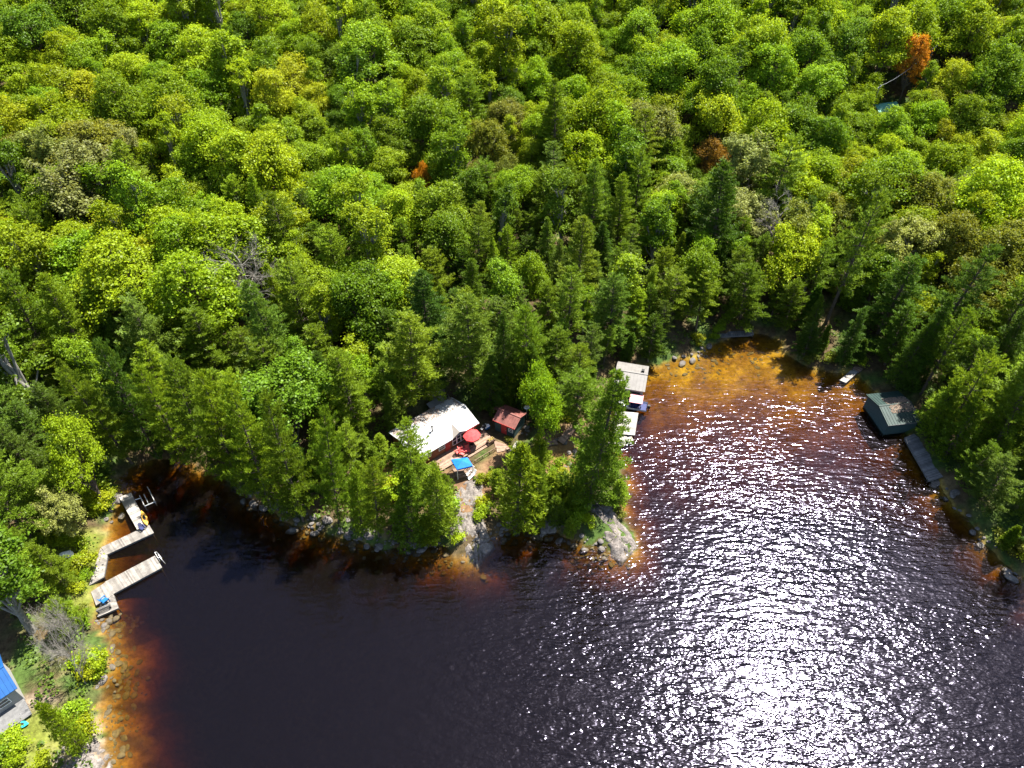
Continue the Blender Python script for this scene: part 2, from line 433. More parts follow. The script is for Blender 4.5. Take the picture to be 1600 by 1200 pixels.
# ------------------------------------------------------------------ ground and lake
def build_ground():
    x = np.arange(-235, 236, .85); y = np.arange(-60, 330, .85)
    X, Y = np.meshgrid(x, y)
    Z = ground(X.ravel(), Y.ravel()).reshape(X.shape)
    nx, ny = len(x), len(y)
    i = np.arange(nx * ny).reshape(ny, nx)
    f = np.stack([i[:-1, :-1], i[:-1, 1:], i[1:, 1:], i[1:, :-1]], -1).reshape(-1, 4)
    v = np.stack([X.ravel(), Y.ravel(), Z.ravel()], -1)
    me = mesh_np('ground', v, f, M['ground'], True)
    xf, yf, zf = v.T
    d = sdist(xf, yf)
    c = np.zeros((len(v), 4)); c[:, 3] = 1
    n = fbm(xf * .25, yf * .25, 40, 4)
    litter = np.array([.075, .055, .03]); moss = np.array([.05, .085, .02])
    t = sm(.4, .62, n)[:, None]
    c[:, :3] = litter * (1 - t) + moss * t
    # lake bed: ochre sand, darker weed and stones further out
    bed = np.array([.23, .14, .045]); weed = np.array([.09, .056, .022])
    t = sm(.36, .56, fbm(xf * .45, yf * .45, 77, 4))[:, None]
    w = (zf < -.03)[:, None]
    by = (sm(BAYX - 2, BAYX + 3, xf) * sm(BAYY - 34, BAYY - 16, yf))[:, None]
    bed = bed * (1 - by) + np.array([.33, .245, .045]) * by; weed = weed * (1 - by) + np.array([.20, .13, .03]) * by
    c[:, :3] = np.where(w, bed * (1 - t) + weed * t, c[:, :3])
    def paint(poly, colr, z, soft=2.0, brk=.25, seed=5):
        q = [tuple(P(a, b, z)[:2]) for a, b in poly]
        k = sm(soft, 0, dist_poly(xf, yf, q)); k = np.where(inpoly(xf, yf, q), 1, k) * (zf > .1)
        k = np.clip(k - brk * 2 * (fbm(xf * .6, yf * .6, seed, 3) - .3), 0, 1)[:, None]
        c[:, :3] = c[:, :3] * (1 - k) + np.array(colr) * k
    paint([(640, 720), (690, 745), (745, 745), (790, 705), (780, 770), (720, 800), (600, 770)], (.16, .095, .055), 2)
    paint([(582, 735), (612, 728), (610, 760), (585, 765)], (.30, .17, .09), 2)
    paint([(850, 690), (905, 640), (915, 665), (880, 760), (850, 800), (845, 740)], (.15, .10, .055), 2)
    paint([(870, 700), (900, 700), (890, 740), (865, 735)], (.18, .11, .045), 2)
    paint([(20, 1110), (60, 1100), (165, 1150), (175, 1220), (60, 1220)], (.26, .21, .165), 1.5)
    paint([(-40, 1140), (55, 1140), (70, 1220), (-40, 1220)], (.12, .15, .02), 1.5)
    paint([(55, 1120), (110, 1110), (110, 1165), (65, 1165)], (.12, .14, .025), 1.5)
    paint([(85, 840), (150, 830), (140, 950), (100, 940), (70, 880)], (.12, .14, .025), 1.5)
    paint([(640, 205), (680, 205), (690, 240), (640, 240)], (.22, .15, .11), 12)
    paint([(160, 300), (195, 330), (190, 360), (160, 340)], (.34, .25, .20), 8)
    paint([(1430, 340), (1460, 340), (1450, 380), (1425, 370)], (.48, .38, .22), 8)
    a = me.color_attributes.new('soil', 'FLOAT_COLOR', 'POINT')
    a.data.foreach_set('color', c.astype(np.float32).ravel())
    o = link('ground', me); tag(o, 'forest floor of leaf litter and moss sloping to the lake', 'ground', kind='structure')
build_ground()
wm = MB().add([(-235, -60, 0), (235, -60, 0), (235, 200, 0), (-235, 200, 0)], [(0, 1, 2, 3)])
lake = wm.build('lake', M['water']); tag(lake, 'dark brown lake water glittering in the sun', 'lake', kind='structure')

# ------------------------------------------------------------------ tree prototypes
def rnd_unit(rg, n):
    v = rg.normal(size=(n, 3)); return v / np.linalg.norm(v, axis=1)[:, None]
def cards(p, nrm, ax, ln, wd, fold=.0):
    """diamond leaves: centre p, normal, long axis, length, width"""
    ax = ax - nrm * np.sum(ax * nrm, 1)[:, None]
    ax /= np.linalg.norm(ax, axis=1)[:, None] + 1e-9
    sd = np.cross(nrm, ax)
    ln = ln[:, None]; wd = wd[:, None]
    v = np.stack([p - ax * ln * .5, p + sd * wd * .5 + nrm * fold * wd, p + ax * ln * .5, p - sd * wd * .5 + nrm * fold * wd], 1).reshape(-1, 3)
    f = np.arange(len(v)).reshape(-1, 4)
    return v, f
def tube_np(segs, n=5):
    vs_, fs = [], []; b = 0
    for a, c, r0, r1 in segs:
        a = np.array(a, float); c = np.array(c, float); d = c - a; d /= np.linalg.norm(d) + 1e-9
        t = np.array([1, 0, 0]) if abs(d[0]) < .8 else np.array([0, 1, 0])
        e1 = np.cross(d, t); e1 /= np.linalg.norm(e1); e2 = np.cross(d, e1)
        th = np.arange(n) * 2 * np.pi / n
        ring = np.cos(th)[:, None] * e1 + np.sin(th)[:, None] * e2
        vs_.append(a + ring * r0); vs_.append(c + ring * r1)
        k = np.arange(n); k2 = (k + 1) % n
        fs.append(np.stack([b + k, b + k2, b + n + k2, b + n + k], 1)); b += 2 * n
    return np.concatenate(vs_), np.concatenate(fs)
def broadleaf(seed, H, R, base=.2, lobes=11, puffs=190, leaves=58, size=.27, flat=.85, sparse=1.0, puff_r=.72, bark='bark', tall=False):
    rg = np.random.default_rng(seed)
    zc = H * (base + 1) / 2; hz = H * (1 - base) / 2
    lc, lr = [], []
    for k in range(lobes):
        a = rg.uniform(0, 6.283) + k * 2.4; q = math.sqrt((k + .3) / lobes)
        zz = (1 - q * q) * .85 * rg.uniform(.75, 1.1) - .3 + rg.uniform(-.3, .12)
        if tall: zz = rg.uniform(-.75, .7); q = q * (1 - max(zz, 0) * .6)
        lc.append((math.cos(a) * q * R * .70, math.sin(a) * q * R * .70, zc + zz * hz)); lr.append(rg.uniform(.2, .46) * R)
    lc = np.array(lc); lr = np.array(lr)
    # lopsided crown: one side reaches out, one sector is thin, some limbs stand above the rest
    a0 = rg.uniform(0, 6.283); dv = np.array([math.cos(a0), math.sin(a0), 0])
    sd_ = lc @ dv / R
    lc = lc + dv * (np.clip(sd_, 0, 1) * R * rg.uniform(.1, .45))[:, None]
    lc[:, 2] += rg.normal(size=lobes) * hz * .16
    a1 = a0 + rg.uniform(1.2, 5); gap_ = (lc[:, 0] * math.cos(a1) + lc[:, 1] * math.sin(a1)) > R * .38
    lr = np.where(gap_ & (rg.random(lobes) < .6), lr * .45, lr)
    pts = []; outd = []
    while len(pts) < puffs:
        k = rg.integers(lobes); u = rnd_unit(rg, 1)[0]; u[2] = abs(u[2]) * .9 + u[2] * .1 if rg.random() < .6 else u[2]
        q = lc[k] + u * lr[k] * np.array([1, 1, flat]) * rg.uniform(.82, 1.05)
        ins = np.linalg.norm((q - lc) / np.array([1, 1, flat]), axis=1) < lr * .8
        ins[k] = False
        if ins.any(): continue
        pts.append(q); outd.append(u)
    pts = np.array(pts); outd = np.array(outd)
    n = int(leaves * sparse)
    pr = rg.uniform(.6, 1.15, len(pts)) * puff_r
    pi = np.repeat(np.arange(len(pts)), n)
    u = rnd_unit(rg, len(pi)); rr = rg.uniform(.35, 1, len(pi)) ** .5
    p = pts[pi] + u * (rr * pr[pi])[:, None] * np.array([1, 1, .72])
    ms = rg.random(len(pi)) < .3                       # loose leaves that blur the clumps into one another
    p[ms] += rg.normal(size=(ms.sum(), 3)) * puff_r * np.array([.9, .9, .6])
    nr = u * .4 + outd[pi] * .35 + np.array([0, 0, .45]) + rg.normal(size=u.shape) * .6
    nr /= np.linalg.norm(nr, axis=1)[:, None]
    ln = rg.uniform(.7, 1.3, len(pi)) * size
    v, f = cards(p, nr, rg.normal(size=u.shape), ln, ln * rg.uniform(.6, .95, len(pi)), .12)
    crown = mesh_np('crown', v, f, M['leaf'])
    segs = []; r = .022 * H + .03; z0 = -.5; pr_ = np.array([0, 0, z0]); top = H * .72
    for k in range(5):
        q = np.array([rg.normal() * .12 * k, rg.normal() * .12 * k, z0 + (top - z0) * (k + 1) / 5])
        segs.append((pr_, q, r * (1 - .16 * k), r * (1 - .16 * (k + 1)))); pr_ = q
    for k in range(lobes):
        s = np.array([0, 0, H * rg.uniform(base * .7, .6)]); mid = (s + lc[k]) / 2 + np.array([0, 0, -.3])
        segs += [(s, mid, r * .42, r * .28), (mid, lc[k], r * .28, r * .1)]
        for j in range(3):
            e = lc[k] + rnd_unit(rg, 1)[0] * lr[k] * .9; e[2] = max(e[2], lc[k][2] - .3)
            segs.append(((mid + lc[k]) / 2, e, r * .14, r * .04))
    v, f = tube_np(segs)
    return crown, mesh_np('trunk', v, f, M[bark], True), H, R
def pine(seed, H, R, base=.2, gap=.62, prof=.8, droop=0.0, tuft=.42, wid=.13, nb=5, blades=9, lean_top=.0, dense=1.0, irregular=.4):
    rg = np.random.default_rng(seed)
    tp, td = [], []; segs = []
    r = .016 * H + .03
    segs.append(((0, 0, -.6), (0, 0, H * .5), r, r * .6)); segs.append(((0, 0, H * .5), (0, 0, H), r * .6, .02))
    z = H * base; az = rg.uniform(0, 6.28)
    while z < H - .25:
        t = (z - H * base) / (H * (1 - base))
        env = R * (min(1, (1 - t) ** prof * 1.12)) * (.72 + .28 * min(1, t * 4 + .3))
        m = nb if t < .85 else 4
        for k in range(m):
            a = az + k * 6.283 / m + rg.normal() * .25
            Lb = max(.25, env * (1 - irregular * rg.random() ** 1.5) + .1)
            el = -.12 - droop + .75 * t ** 1.3 + rg.normal() * .1
            dirn = np.array([math.cos(a) * math.cos(el), math.sin(a) * math.cos(el), math.sin(el)])
            s0 = np.array([0, 0, z + rg.normal() * .07])
            curve = .12 * Lb
            if Lb > .8: segs.append((s0, s0 + dirn * Lb * .8, .012 * Lb + .012, .01))
            step = .34 / dense
            s = .28 * Lb if Lb > 1 else .1
            sd = np.array([-math.sin(a), math.cos(a), 0])
            while s < Lb:
                fr = s / Lb
                q = s0 + dirn * s + np.array([0, 0, curve * fr * fr - droop * .5 * fr * fr * Lb])
                wl = (.40 * Lb * (1 - fr) * .9 + .22) * rg.uniform(.6, 1.15)
                for sg in (-1, 1):
                    w = .12 + .1 * rg.random()
                    while w < wl:
                        tdir = sd * sg * .75 + dirn * .7 + np.array([0, 0, .18])
                        tp.append(q + (sd * sg * .85 + dirn * .5) * w + rg.normal(size=3) * .05); td.append(tdir)
                        w += .36 / dense
                s += step
            tp.append(s0 + dirn * Lb + np.array([0, 0, curve - droop * .5 * Lb])); td.append(dirn)
        az += 1.1; z += gap * rg.uniform(.75, 1.25) * (1 - .35 * t)
    for k in range(6):
        tp.append(np.array([0, 0, H - .12 * k])); td.append(np.array([0, 0, 1.]))
    tp = np.array(tp); td = np.array(td); td /= np.linalg.norm(td, axis=1)[:, None]
    pi = np.repeat(np.arange(len(tp)), blades)
    d = td[pi] * .75 + np.array([0, 0, .35]) + rg.normal(size=(len(pi), 3)) * np.array([.62, .62, .3])
    d /= np.linalg.norm(d, axis=1)[:, None]
    ln = tuft * rg.uniform(.6, 1.2, len(pi))
    nr = np.array([0, 0, 1.]) + rg.normal(size=d.shape) * .55
    nr = nr - d * np.sum(nr * d, 1)[:, None]; nr /= np.linalg.norm(nr, axis=1)[:, None]
    v, f = cards(tp[pi] + d * ln[:, None] * .45 + rg.normal(size=d.shape) * .05, nr, d, ln, wid * rg.uniform(.7, 1.3, len(pi)))
    crown = mesh_np('crown', v, f, M['needle'])
    v, f = tube_np(segs, 5)
    return crown, mesh_np('trunk', v, f, M['bark'], True), H, R
def bare(seed, H, R, leafy=0, low=.35):
    rg = np.random.default_rng(seed)
    ts, bs, tips = [], [], []
    r = .016 * H + .03; fork = H * min(.45, low + .1)
    ts.append(((0, 0, -.5), (0, 0, fork), r, r * .7)); ts.append(((0, 0, fork), (0, 0, H * .8), r * .7, r * .25))
    def grow(p, d, ln, rad, lev):
        if lev > 3: return
        q = p
        for k in range(3):
            d2 = d + rg.normal(size=3) * .16 + np.array([0, 0, .06]); d2 /= np.linalg.norm(d2)
            e = q + d2 * ln / 3
            bs.append((q, e, rad * (1 - .25 * k), rad * (1 - .25 * (k + 1)))); 
            q = e; d = d2
            if lev < 3:
                for j in range(2 if lev else 2):
                    s = d2 + rnd_unit(rg, 1)[0] * .85; s /= np.linalg.norm(s)
                    grow(q, s, ln * rg.uniform(.4, .62), rad * .5, lev + 1)
        tips.append(q)
    for k in range(13):
        a = k * 2.4; zz = H * rg.uniform(low, .8); el = rg.uniform(.35, 1.0)
        grow(np.array([0, 0, zz]), np.array([math.cos(a) * math.cos(el), math.sin(a) * math.cos(el), math.sin(el)]), R * rg.uniform(.75, 1.1), .055, 0)
    v, f = tube_np(bs, 3)
    crown = mesh_np('crown', v, f, M['twig'])
    if leafy:
        tips = np.array(tips); pi = np.repeat(np.arange(len(tips)), leafy)
        u = rnd_unit(rg, len(pi)); ln = rg.uniform(.18, .36, len(pi))
        nr = u * .6 + np.array([0, 0, .7]); nr /= np.linalg.norm(nr, axis=1)[:, None]
        lv, lf = cards(tips[pi] + u * .35, nr, rg.normal(size=u.shape), ln, ln * .8, .1)
        crown = mesh_np('crown', lv, lf, M['leaf'])
        ts += bs
    v, f = tube_np(ts, 4)
    return crown, mesh_np('trunk', v, f, M['twig'], True), H, R
PROTO = {
    'maple_tree': [broadleaf(11 + k, 14, 4.3, lobes=24, puffs=460, leaves=50, puff_r=.6, size=.25) for k in range(5)],
    'oak_tree': [broadleaf(31 + k, 13, 4.6, base=.24, lobes=30, puffs=460, leaves=48, puff_r=.55, flat=.85, size=.25) for k in range(4)],
    'aspen_tree': [broadleaf(51 + k, 15, 3.1, base=.22, lobes=18, puffs=260, puff_r=.5, size=.25, tall=True, bark='birchbark', sparse=.85) for k in range(3)],
    'white_pine': [pine(71 + k, 16, 5.0, base=.14, gap=.95, prof=.52, irregular=.6, tuft=.46, wid=.10, dense=1.0, blades=10) for k in range(4)] + [pine(77, 18, 4.4, base=.36, gap=1.15, prof=.45, irregular=.72, tuft=.46, wid=.10, blades=10),
                   pine(78, 20, 4.8, base=.05, gap=.85, prof=.62, irregular=.5, tuft=.46, wid=.10, blades=9), pine(79, 15, 5.2, base=.25, gap=1.05, prof=.4, irregular=.65, tuft=.48, wid=.10, blades=10)],
    'hemlock_tree': [pine(81 + k, 15, 3.4, base=.1, gap=.42, prof=.85, droop=.18, tuft=.32, wid=.09, irregular=.4) for k in range(2)],
    'young_pine': [pine(91 + k, 8, 2.3, base=.06, gap=.48, prof=.7, irregular=.42, tuft=.36, wid=.095) for k in range(3)],
    'cedar_tree': [pine(101 + k, 9, 1.7, base=.04, gap=.34, prof=.6, droop=-.25, tuft=.3, wid=.14, nb=6, irregular=.25) for k in range(2)],
    'bare_tree': [bare(111 + k, 13, 3.4) for k in range(2)],
    'budding_tree': [bare(121 + k, 13, 3.6, leafy=5) for k in range(2)],
    'bare_bush': [bare(141, 5, 2.6, low=.03)],
    'shrub': [broadleaf(131 + k, 2.6, 1.5, base=.05, lobes=6, puffs=46, leaves=40, size=.24, puff_r=.42) for k in range(3)],
}
TINT = dict(lime=(.25, .345, .010), green=(.175, .28, .010), mid=(.115, .20, .010), yellow=(.265, .315, .010), orange=(.44, .21, .015), rust=(.27, .15, .02),
            olive=(.17, .195, .02), pale=(.21, .245, .05), grey=(.3, .28, .2), pine=(.125, .20, .012), pinelight=(.18, .265, .014), pinedark=(.07, .135, .012), pineblue=(.11, .18, .02))
TWORD = dict(lime='lime-green', green='fresh green', mid='deep green', yellow='yellow-tinged', orange='orange', rust='rust-brown', olive='olive-green', pale='pale',
             grey='grey leafless', pine='mid-green', pinelight='yellow-green', pinedark='dark green', pineblue='bluish green')
KWORD = dict(maple_tree=('round-crowned leafy tree', 'maple tree'), oak_tree=('broad lobed leafy tree', 'oak tree'), aspen_tree=('narrow leafy tree', 'aspen tree'),
             white_pine=('tiered pine', 'pine tree'), hemlock_tree=('drooping conifer', 'hemlock tree'), young_pine=('young bushy pine', 'young pine'),
             cedar_tree=('narrow cedar', 'cedar tree'), bare_tree=('tree', 'bare tree'), bare_bush=('bush', 'bare bush'), budding_tree=('budding tree', 'budding tree'), shrub=('low shrub', 'shrub'))
ZONES = [(60, 50, 'in the top left corner'), (170, 130, 'below the top left corner'), (300, 50, 'at the top, left part'), (330, 150, 'on the upper left hillside'), (450, 60, 'at the top, left of centre'), (600, 40, 'at the top near the centre'), (560, 150, 'above the rocky gap, left'),
         (780, 40, 'at the top centre'), (760, 140, 'above the rocky gap'), (920, 50, 'at the top, right of centre'), (940, 150, 'on the upper centre hillside'), (1090, 50, 'at the top, right part'), (1110, 150, 'above the rust-coloured tree'), (1240, 60, 'at the top near the orange tree'), (1290, 160, 'left of the power line gap'),
         (1560, 60, 'in the top right corner'), (1500, 160, 'right of the power line gap'), (1570, 260, 'at the right edge, upper part'), (1420, 250, 'below the power line gap'), (1250, 260, 'right of the rust-coloured tree'), (1050, 250, 'left of the rust-coloured tree'), (900, 250, 'on the centre hillside'), (760, 260, 'right of the rocky gap'),
         (600, 260, 'left of the rocky gap'), (450, 250, 'on the left hillside, upper part'), (280, 260, 'on the left hillside'), (120, 260, 'below the top left forest corner'), (50, 360, 'at the left edge, upper part'), (60, 460, 'at the left edge, middle'), (200, 390, 'left of the silvery leafless tree'), (320, 450, 'below left of the silvery tree'),
         (480, 360, 'right of the silvery leafless tree'), (480, 480, 'below the silvery leafless tree'), (620, 360, 'below the rocky gap'), (640, 480, 'on the slope above the cabin'), (760, 380, 'on the slope below the rocky gap'), (790, 480, 'on the slope above the red-roofed shed'), (910, 360, 'on the centre pine slope'), (940, 480, 'behind the grey boathouse, left'),
         (1060, 380, 'on the pine slope above the bay'), (1060, 490, 'behind the grey boathouse, right'), (1180, 360, 'above the head of the bay'), (1180, 460, 'at the head of the bay'), (1310, 460, 'at the bay, right of its head'), (1330, 340, 'around the yellow-green tree'), (1460, 340, 'in the olive clearing on the right'), (1430, 470, 'above the green boathouse'),
         (1560, 380, 'at the right edge, middle'), (1560, 500, 'at the right edge above the boathouse'), (1500, 600, 'behind the green boathouse'), (1580, 660, 'at the right edge beside the boathouse'), (1540, 760, 'on the right bank below the boathouse'), (1600, 880, 'on the right bank at the edge'), (60, 570, 'on the left bank, upper part'), (170, 560, 'above the cove, left'),
         (280, 570, 'above the dark cove'), (280, 680, 'at the back of the dark cove'), (130, 680, 'on the bank left of the cove'), (40, 690, 'at the left edge by the cove'), (400, 580, 'above the west shore'), (400, 700, 'on the west shore'), (520, 580, 'left of the cabin, uphill'), (520, 700, 'on the shore left of the cabin'),
         (620, 590, 'behind the cabin, left'), (620, 790, 'between the cabin and the water'), (720, 570, 'right behind the cabin'), (820, 570, 'right behind the red-roofed shed'), (900, 620, 'beside the bright tree by the shed'), (900, 740, 'on the rocky point'), (50, 800, 'at the left edge above the docks'), (110, 820, 'beside the L-shaped dock'),
         (60, 910, 'beside the straight dock'), (60, 1010, 'on the bank below the docks'), (80, 1090, 'beside the blue-roofed building'), (40, 1190, 'in the bottom left corner')]
COUNT = {}
tree_xy = []
def add_tree(kind, x, y, scale=1.0, wide=1.0, tint='green', label=None, group=None, z=None, variant=None, jitter=.22):
    pr = PROTO[kind]
    cm, tm, H, Rr = pr[variant if variant is not None else random.randrange(len(pr))]
    z = gz(x, y) if z is None else z
    px, py = proj((x, y, z + H * scale * .5))
    if label is None:
        zp = min(ZONES, key=lambda q: (q[0] - px) ** 2 + (q[1] - py) ** 2)[2]
        label = '%s %s %s' % (TWORD[tint], KWORD[kind][0], zp); group = label
    root = thing(kind, label, KWORD[kind][1], (x, y, z), random.uniform(0, 6.28), group)
    root.rotation_euler = (random.gauss(0, .045), random.gauss(0, .045), random.uniform(0, 6.28))
    q1 = random.uniform(.86, 1.16)
    root.scale = (scale * wide * q1, scale * wide / q1, scale)
    c = link('crown', cm, root); t = link('trunk', tm, root)
    b = TINT[tint]; k = random.uniform(1 - jitter, 1 + jitter); hs = random.uniform(-.07, .07)
    c.color = (b[0] * k * (1 + hs), b[1] * k, b[2] * k * random.uniform(.8, 1.3), 1)
    COUNT[kind] = COUNT.get(kind, 0) + 1
    tree_xy.append((x, y, Rr * scale * wide))
    return root
def tree_bt(kind, base, top_y, width_px, tint, label, variant=None, group=None):
    """from the pixel of the trunk foot, the pixel row of the tip and the crown's width in pixels"""
    q = at(*base)
    H, Rr = PROTO[kind][variant or 0][2:]
    lo, hi = .5, 45.0
    for k in range(40):
        h = (lo + hi) / 2
        if proj(q + np.array([0, 0, h]))[1] > top_y: lo = h
        else: hi = h
    s = h / H
    dep = (q - np.array([0, 0, CAM_H])) @ FW
    w = (width_px / 2 * dep / FOC) / (Rr * s)
    return add_tree(kind, q[0], q[1], s, w, tint, label, group, q[2], variant, .08)

# trees one can single out
tree_bt('white_pine', (922, 776), 580, 112, 'pine', 'tall full white pine at the water on the rocky point beside the dock', 5)
tree_bt('maple_tree', (842, 698), 568, 66, 'green', 'bright green leafy tree right of the red-roofed shed', 1)
tree_bt('young_pine', (806, 822), 700, 84, 'pinelight', 'bushy young pine standing in front of the deck near the shore', 0)
tree_bt('young_pine', (838, 806), 722, 52, 'pine', 'slender young pine right of the bushy pine in front of the deck', 1)
tree_bt('white_pine', (652, 800), 660, 78, 'pinelight', 'slender pine overlapping the left end of the white cabin roof', 4)
tree_bt('young_pine', (690, 826), 722, 64, 'pinelight', 'young pine just left of the pale rock ramp', 2)
tree_bt('young_pine', (640, 850), 745, 66, 'pine', 'young pine at the waterline left of the rock ramp', 1)
tree_bt('white_pine', (592, 838), 716, 60, 'pinelight', 'bright pine on the shore left of the bare orange soil', 0)
tree_bt('young_pine', (566, 830), 742, 46, 'pinelight', 'small bright pine at the waterline left of the cabin', 1)
tree_bt('white_pine', (530, 816), 640, 70, 'pine', 'tall pine on the shore well left of the cabin', 2)
tree_bt('bare_tree', (412, 520), 378, 88, 'grey', 'large silvery leafless tree on the left slope', 0)
tree_bt('bare_tree', (1190, 420), 312, 66, 'grey', 'pale leafless tree above the head of the bay', 1)
tree_bt('budding_tree', (1150, 345), 225, 70, 'pale', 'whitish budding tree beside the rust-coloured tree', 0)
tree_bt('maple_tree', (1374, 226), 176, 52, 'green', 'leafy tree right in front of the small teal-roofed cabin', 3)
tree_bt('oak_tree', (1405, 160), 55, 46, 'orange', 'vivid orange tree left of the power line gap', 0)
tree_bt('oak_tree', (1528, 115), 18, 62, 'yellow', 'large golden-yellow tree in the top right', 1)
tree_bt('oak_tree', (1100, 300), 210, 50, 'rust', 'rust-orange tree in the middle of the right slope', 2)
tree_bt('maple_tree', (788, 240), 148, 62, 'olive', 'brownish olive tree right of the bare rocky gap', 0)
tree_bt('oak_tree', (666, 330), 252, 30, 'orange', 'small orange-topped tree below the bare rocky gap', 1)
tree_bt('oak_tree', (1310, 340), 246, 70, 'yellow', 'yellow-green tree above the tall pine at the bay', 1)
tree_bt('white_pine', (1290, 505), 300, 92, 'pine', 'tall pine with long bare double trunk at the head of the bay', 4)
tree_bt('white_pine', (1440, 560), 385, 90, 'pinedark', 'tall dark pine above the dark green boathouse', 4)
tree_bt('maple_tree', (165, 790), 660, 80, 'lime', 'bright lime leafy tree at the cove above the left dock', 2)
tree_bt('budding_tree', (1690, 480), 330, 120, 'pale', 'pale budding tree at the right edge', 1)
tree_bt('bare_bush', (122, 1010), 955, 46, 'grey', 'greyish pink bare bush below the left docks', 0)
tree_bt('bare_bush', (134, 1068), 1010, 60, 'grey', 'grey leafless bush leaning over the water on the left bank', 0)
tree_bt('young_pine', (128, 1170), 1092, 46, 'pinelight', 'small green pine beside the sandy path in the bottom left corner', 0)

for k, (b, t, w, tn) in enumerate((((206, 724), 560, 74, 'pine'), ((246, 716), 540, 78, 'pinedark'), ((290, 720), 560, 80, 'pinelight'), ((336, 738), 566, 84, 'pine'), ((378, 768), 590, 84, 'pinelight'), ((424, 794), 600, 88, 'pinelight'), ((474, 814), 620, 84, 'pine'))):
    tree_bt('white_pine', b, t, w, tn, '%s pine at the edge of the dark cove and west shore' % ('first', 'second', 'third', 'fourth', 'fifth', 'sixth', 'seventh')[k] + ', counted from the docks', k % 4)
_g = P(1404, 640, 2.6)
for (ox, oy, kd, tn, lb) in ((5.6, 4.2, 'white_pine', 'pine', 'pine shading the dark green boathouse from behind'), (2.2, 6.6, 'hemlock_tree', 'pinedark', 'dark conifer close behind the green boathouse'), (7.5, .6, 'white_pine', 'pinedark', 'dark pine overhanging the right end of the green boathouse')):
    add_tree(kd, _g[0] + ox, _g[1] + oy, 1.0, .85, tn, lb)
_s = P(797, 652, 5.0)
add_tree('hemlock_tree', _s[0] + 3.6, _s[1] + 4.6, .95, .9, 'pinedark', 'dark conifer at the back right corner of the red-roofed shed')
tree_bt('hemlock_tree', (1412, 606), 470, 64, 'pinedark', 'dark conifer directly behind the green boathouse roof', 0)
tree_bt('white_pine', (1470, 690), 560, 84, 'pinelight', 'bright pine right of the dark green boathouse', 6)
tree_bt('white_pine', (822, 622), 478, 76, 'pine', 'pine shading the red-roofed shed from behind', 2)
tree_bt('hemlock_tree', (788, 612), 480, 62, 'pinedark', 'dark conifer behind the left end of the red-roofed shed', 1)
tree_bt('young_pine', (1452, 676), 596, 66, 'pinelight', 'bright young pine covering the right end of the green boathouse', 1)
tree_bt('young_pine', (1476, 712), 628, 70, 'pine', 'young pine at the landward end of the grey bank dock', 2)
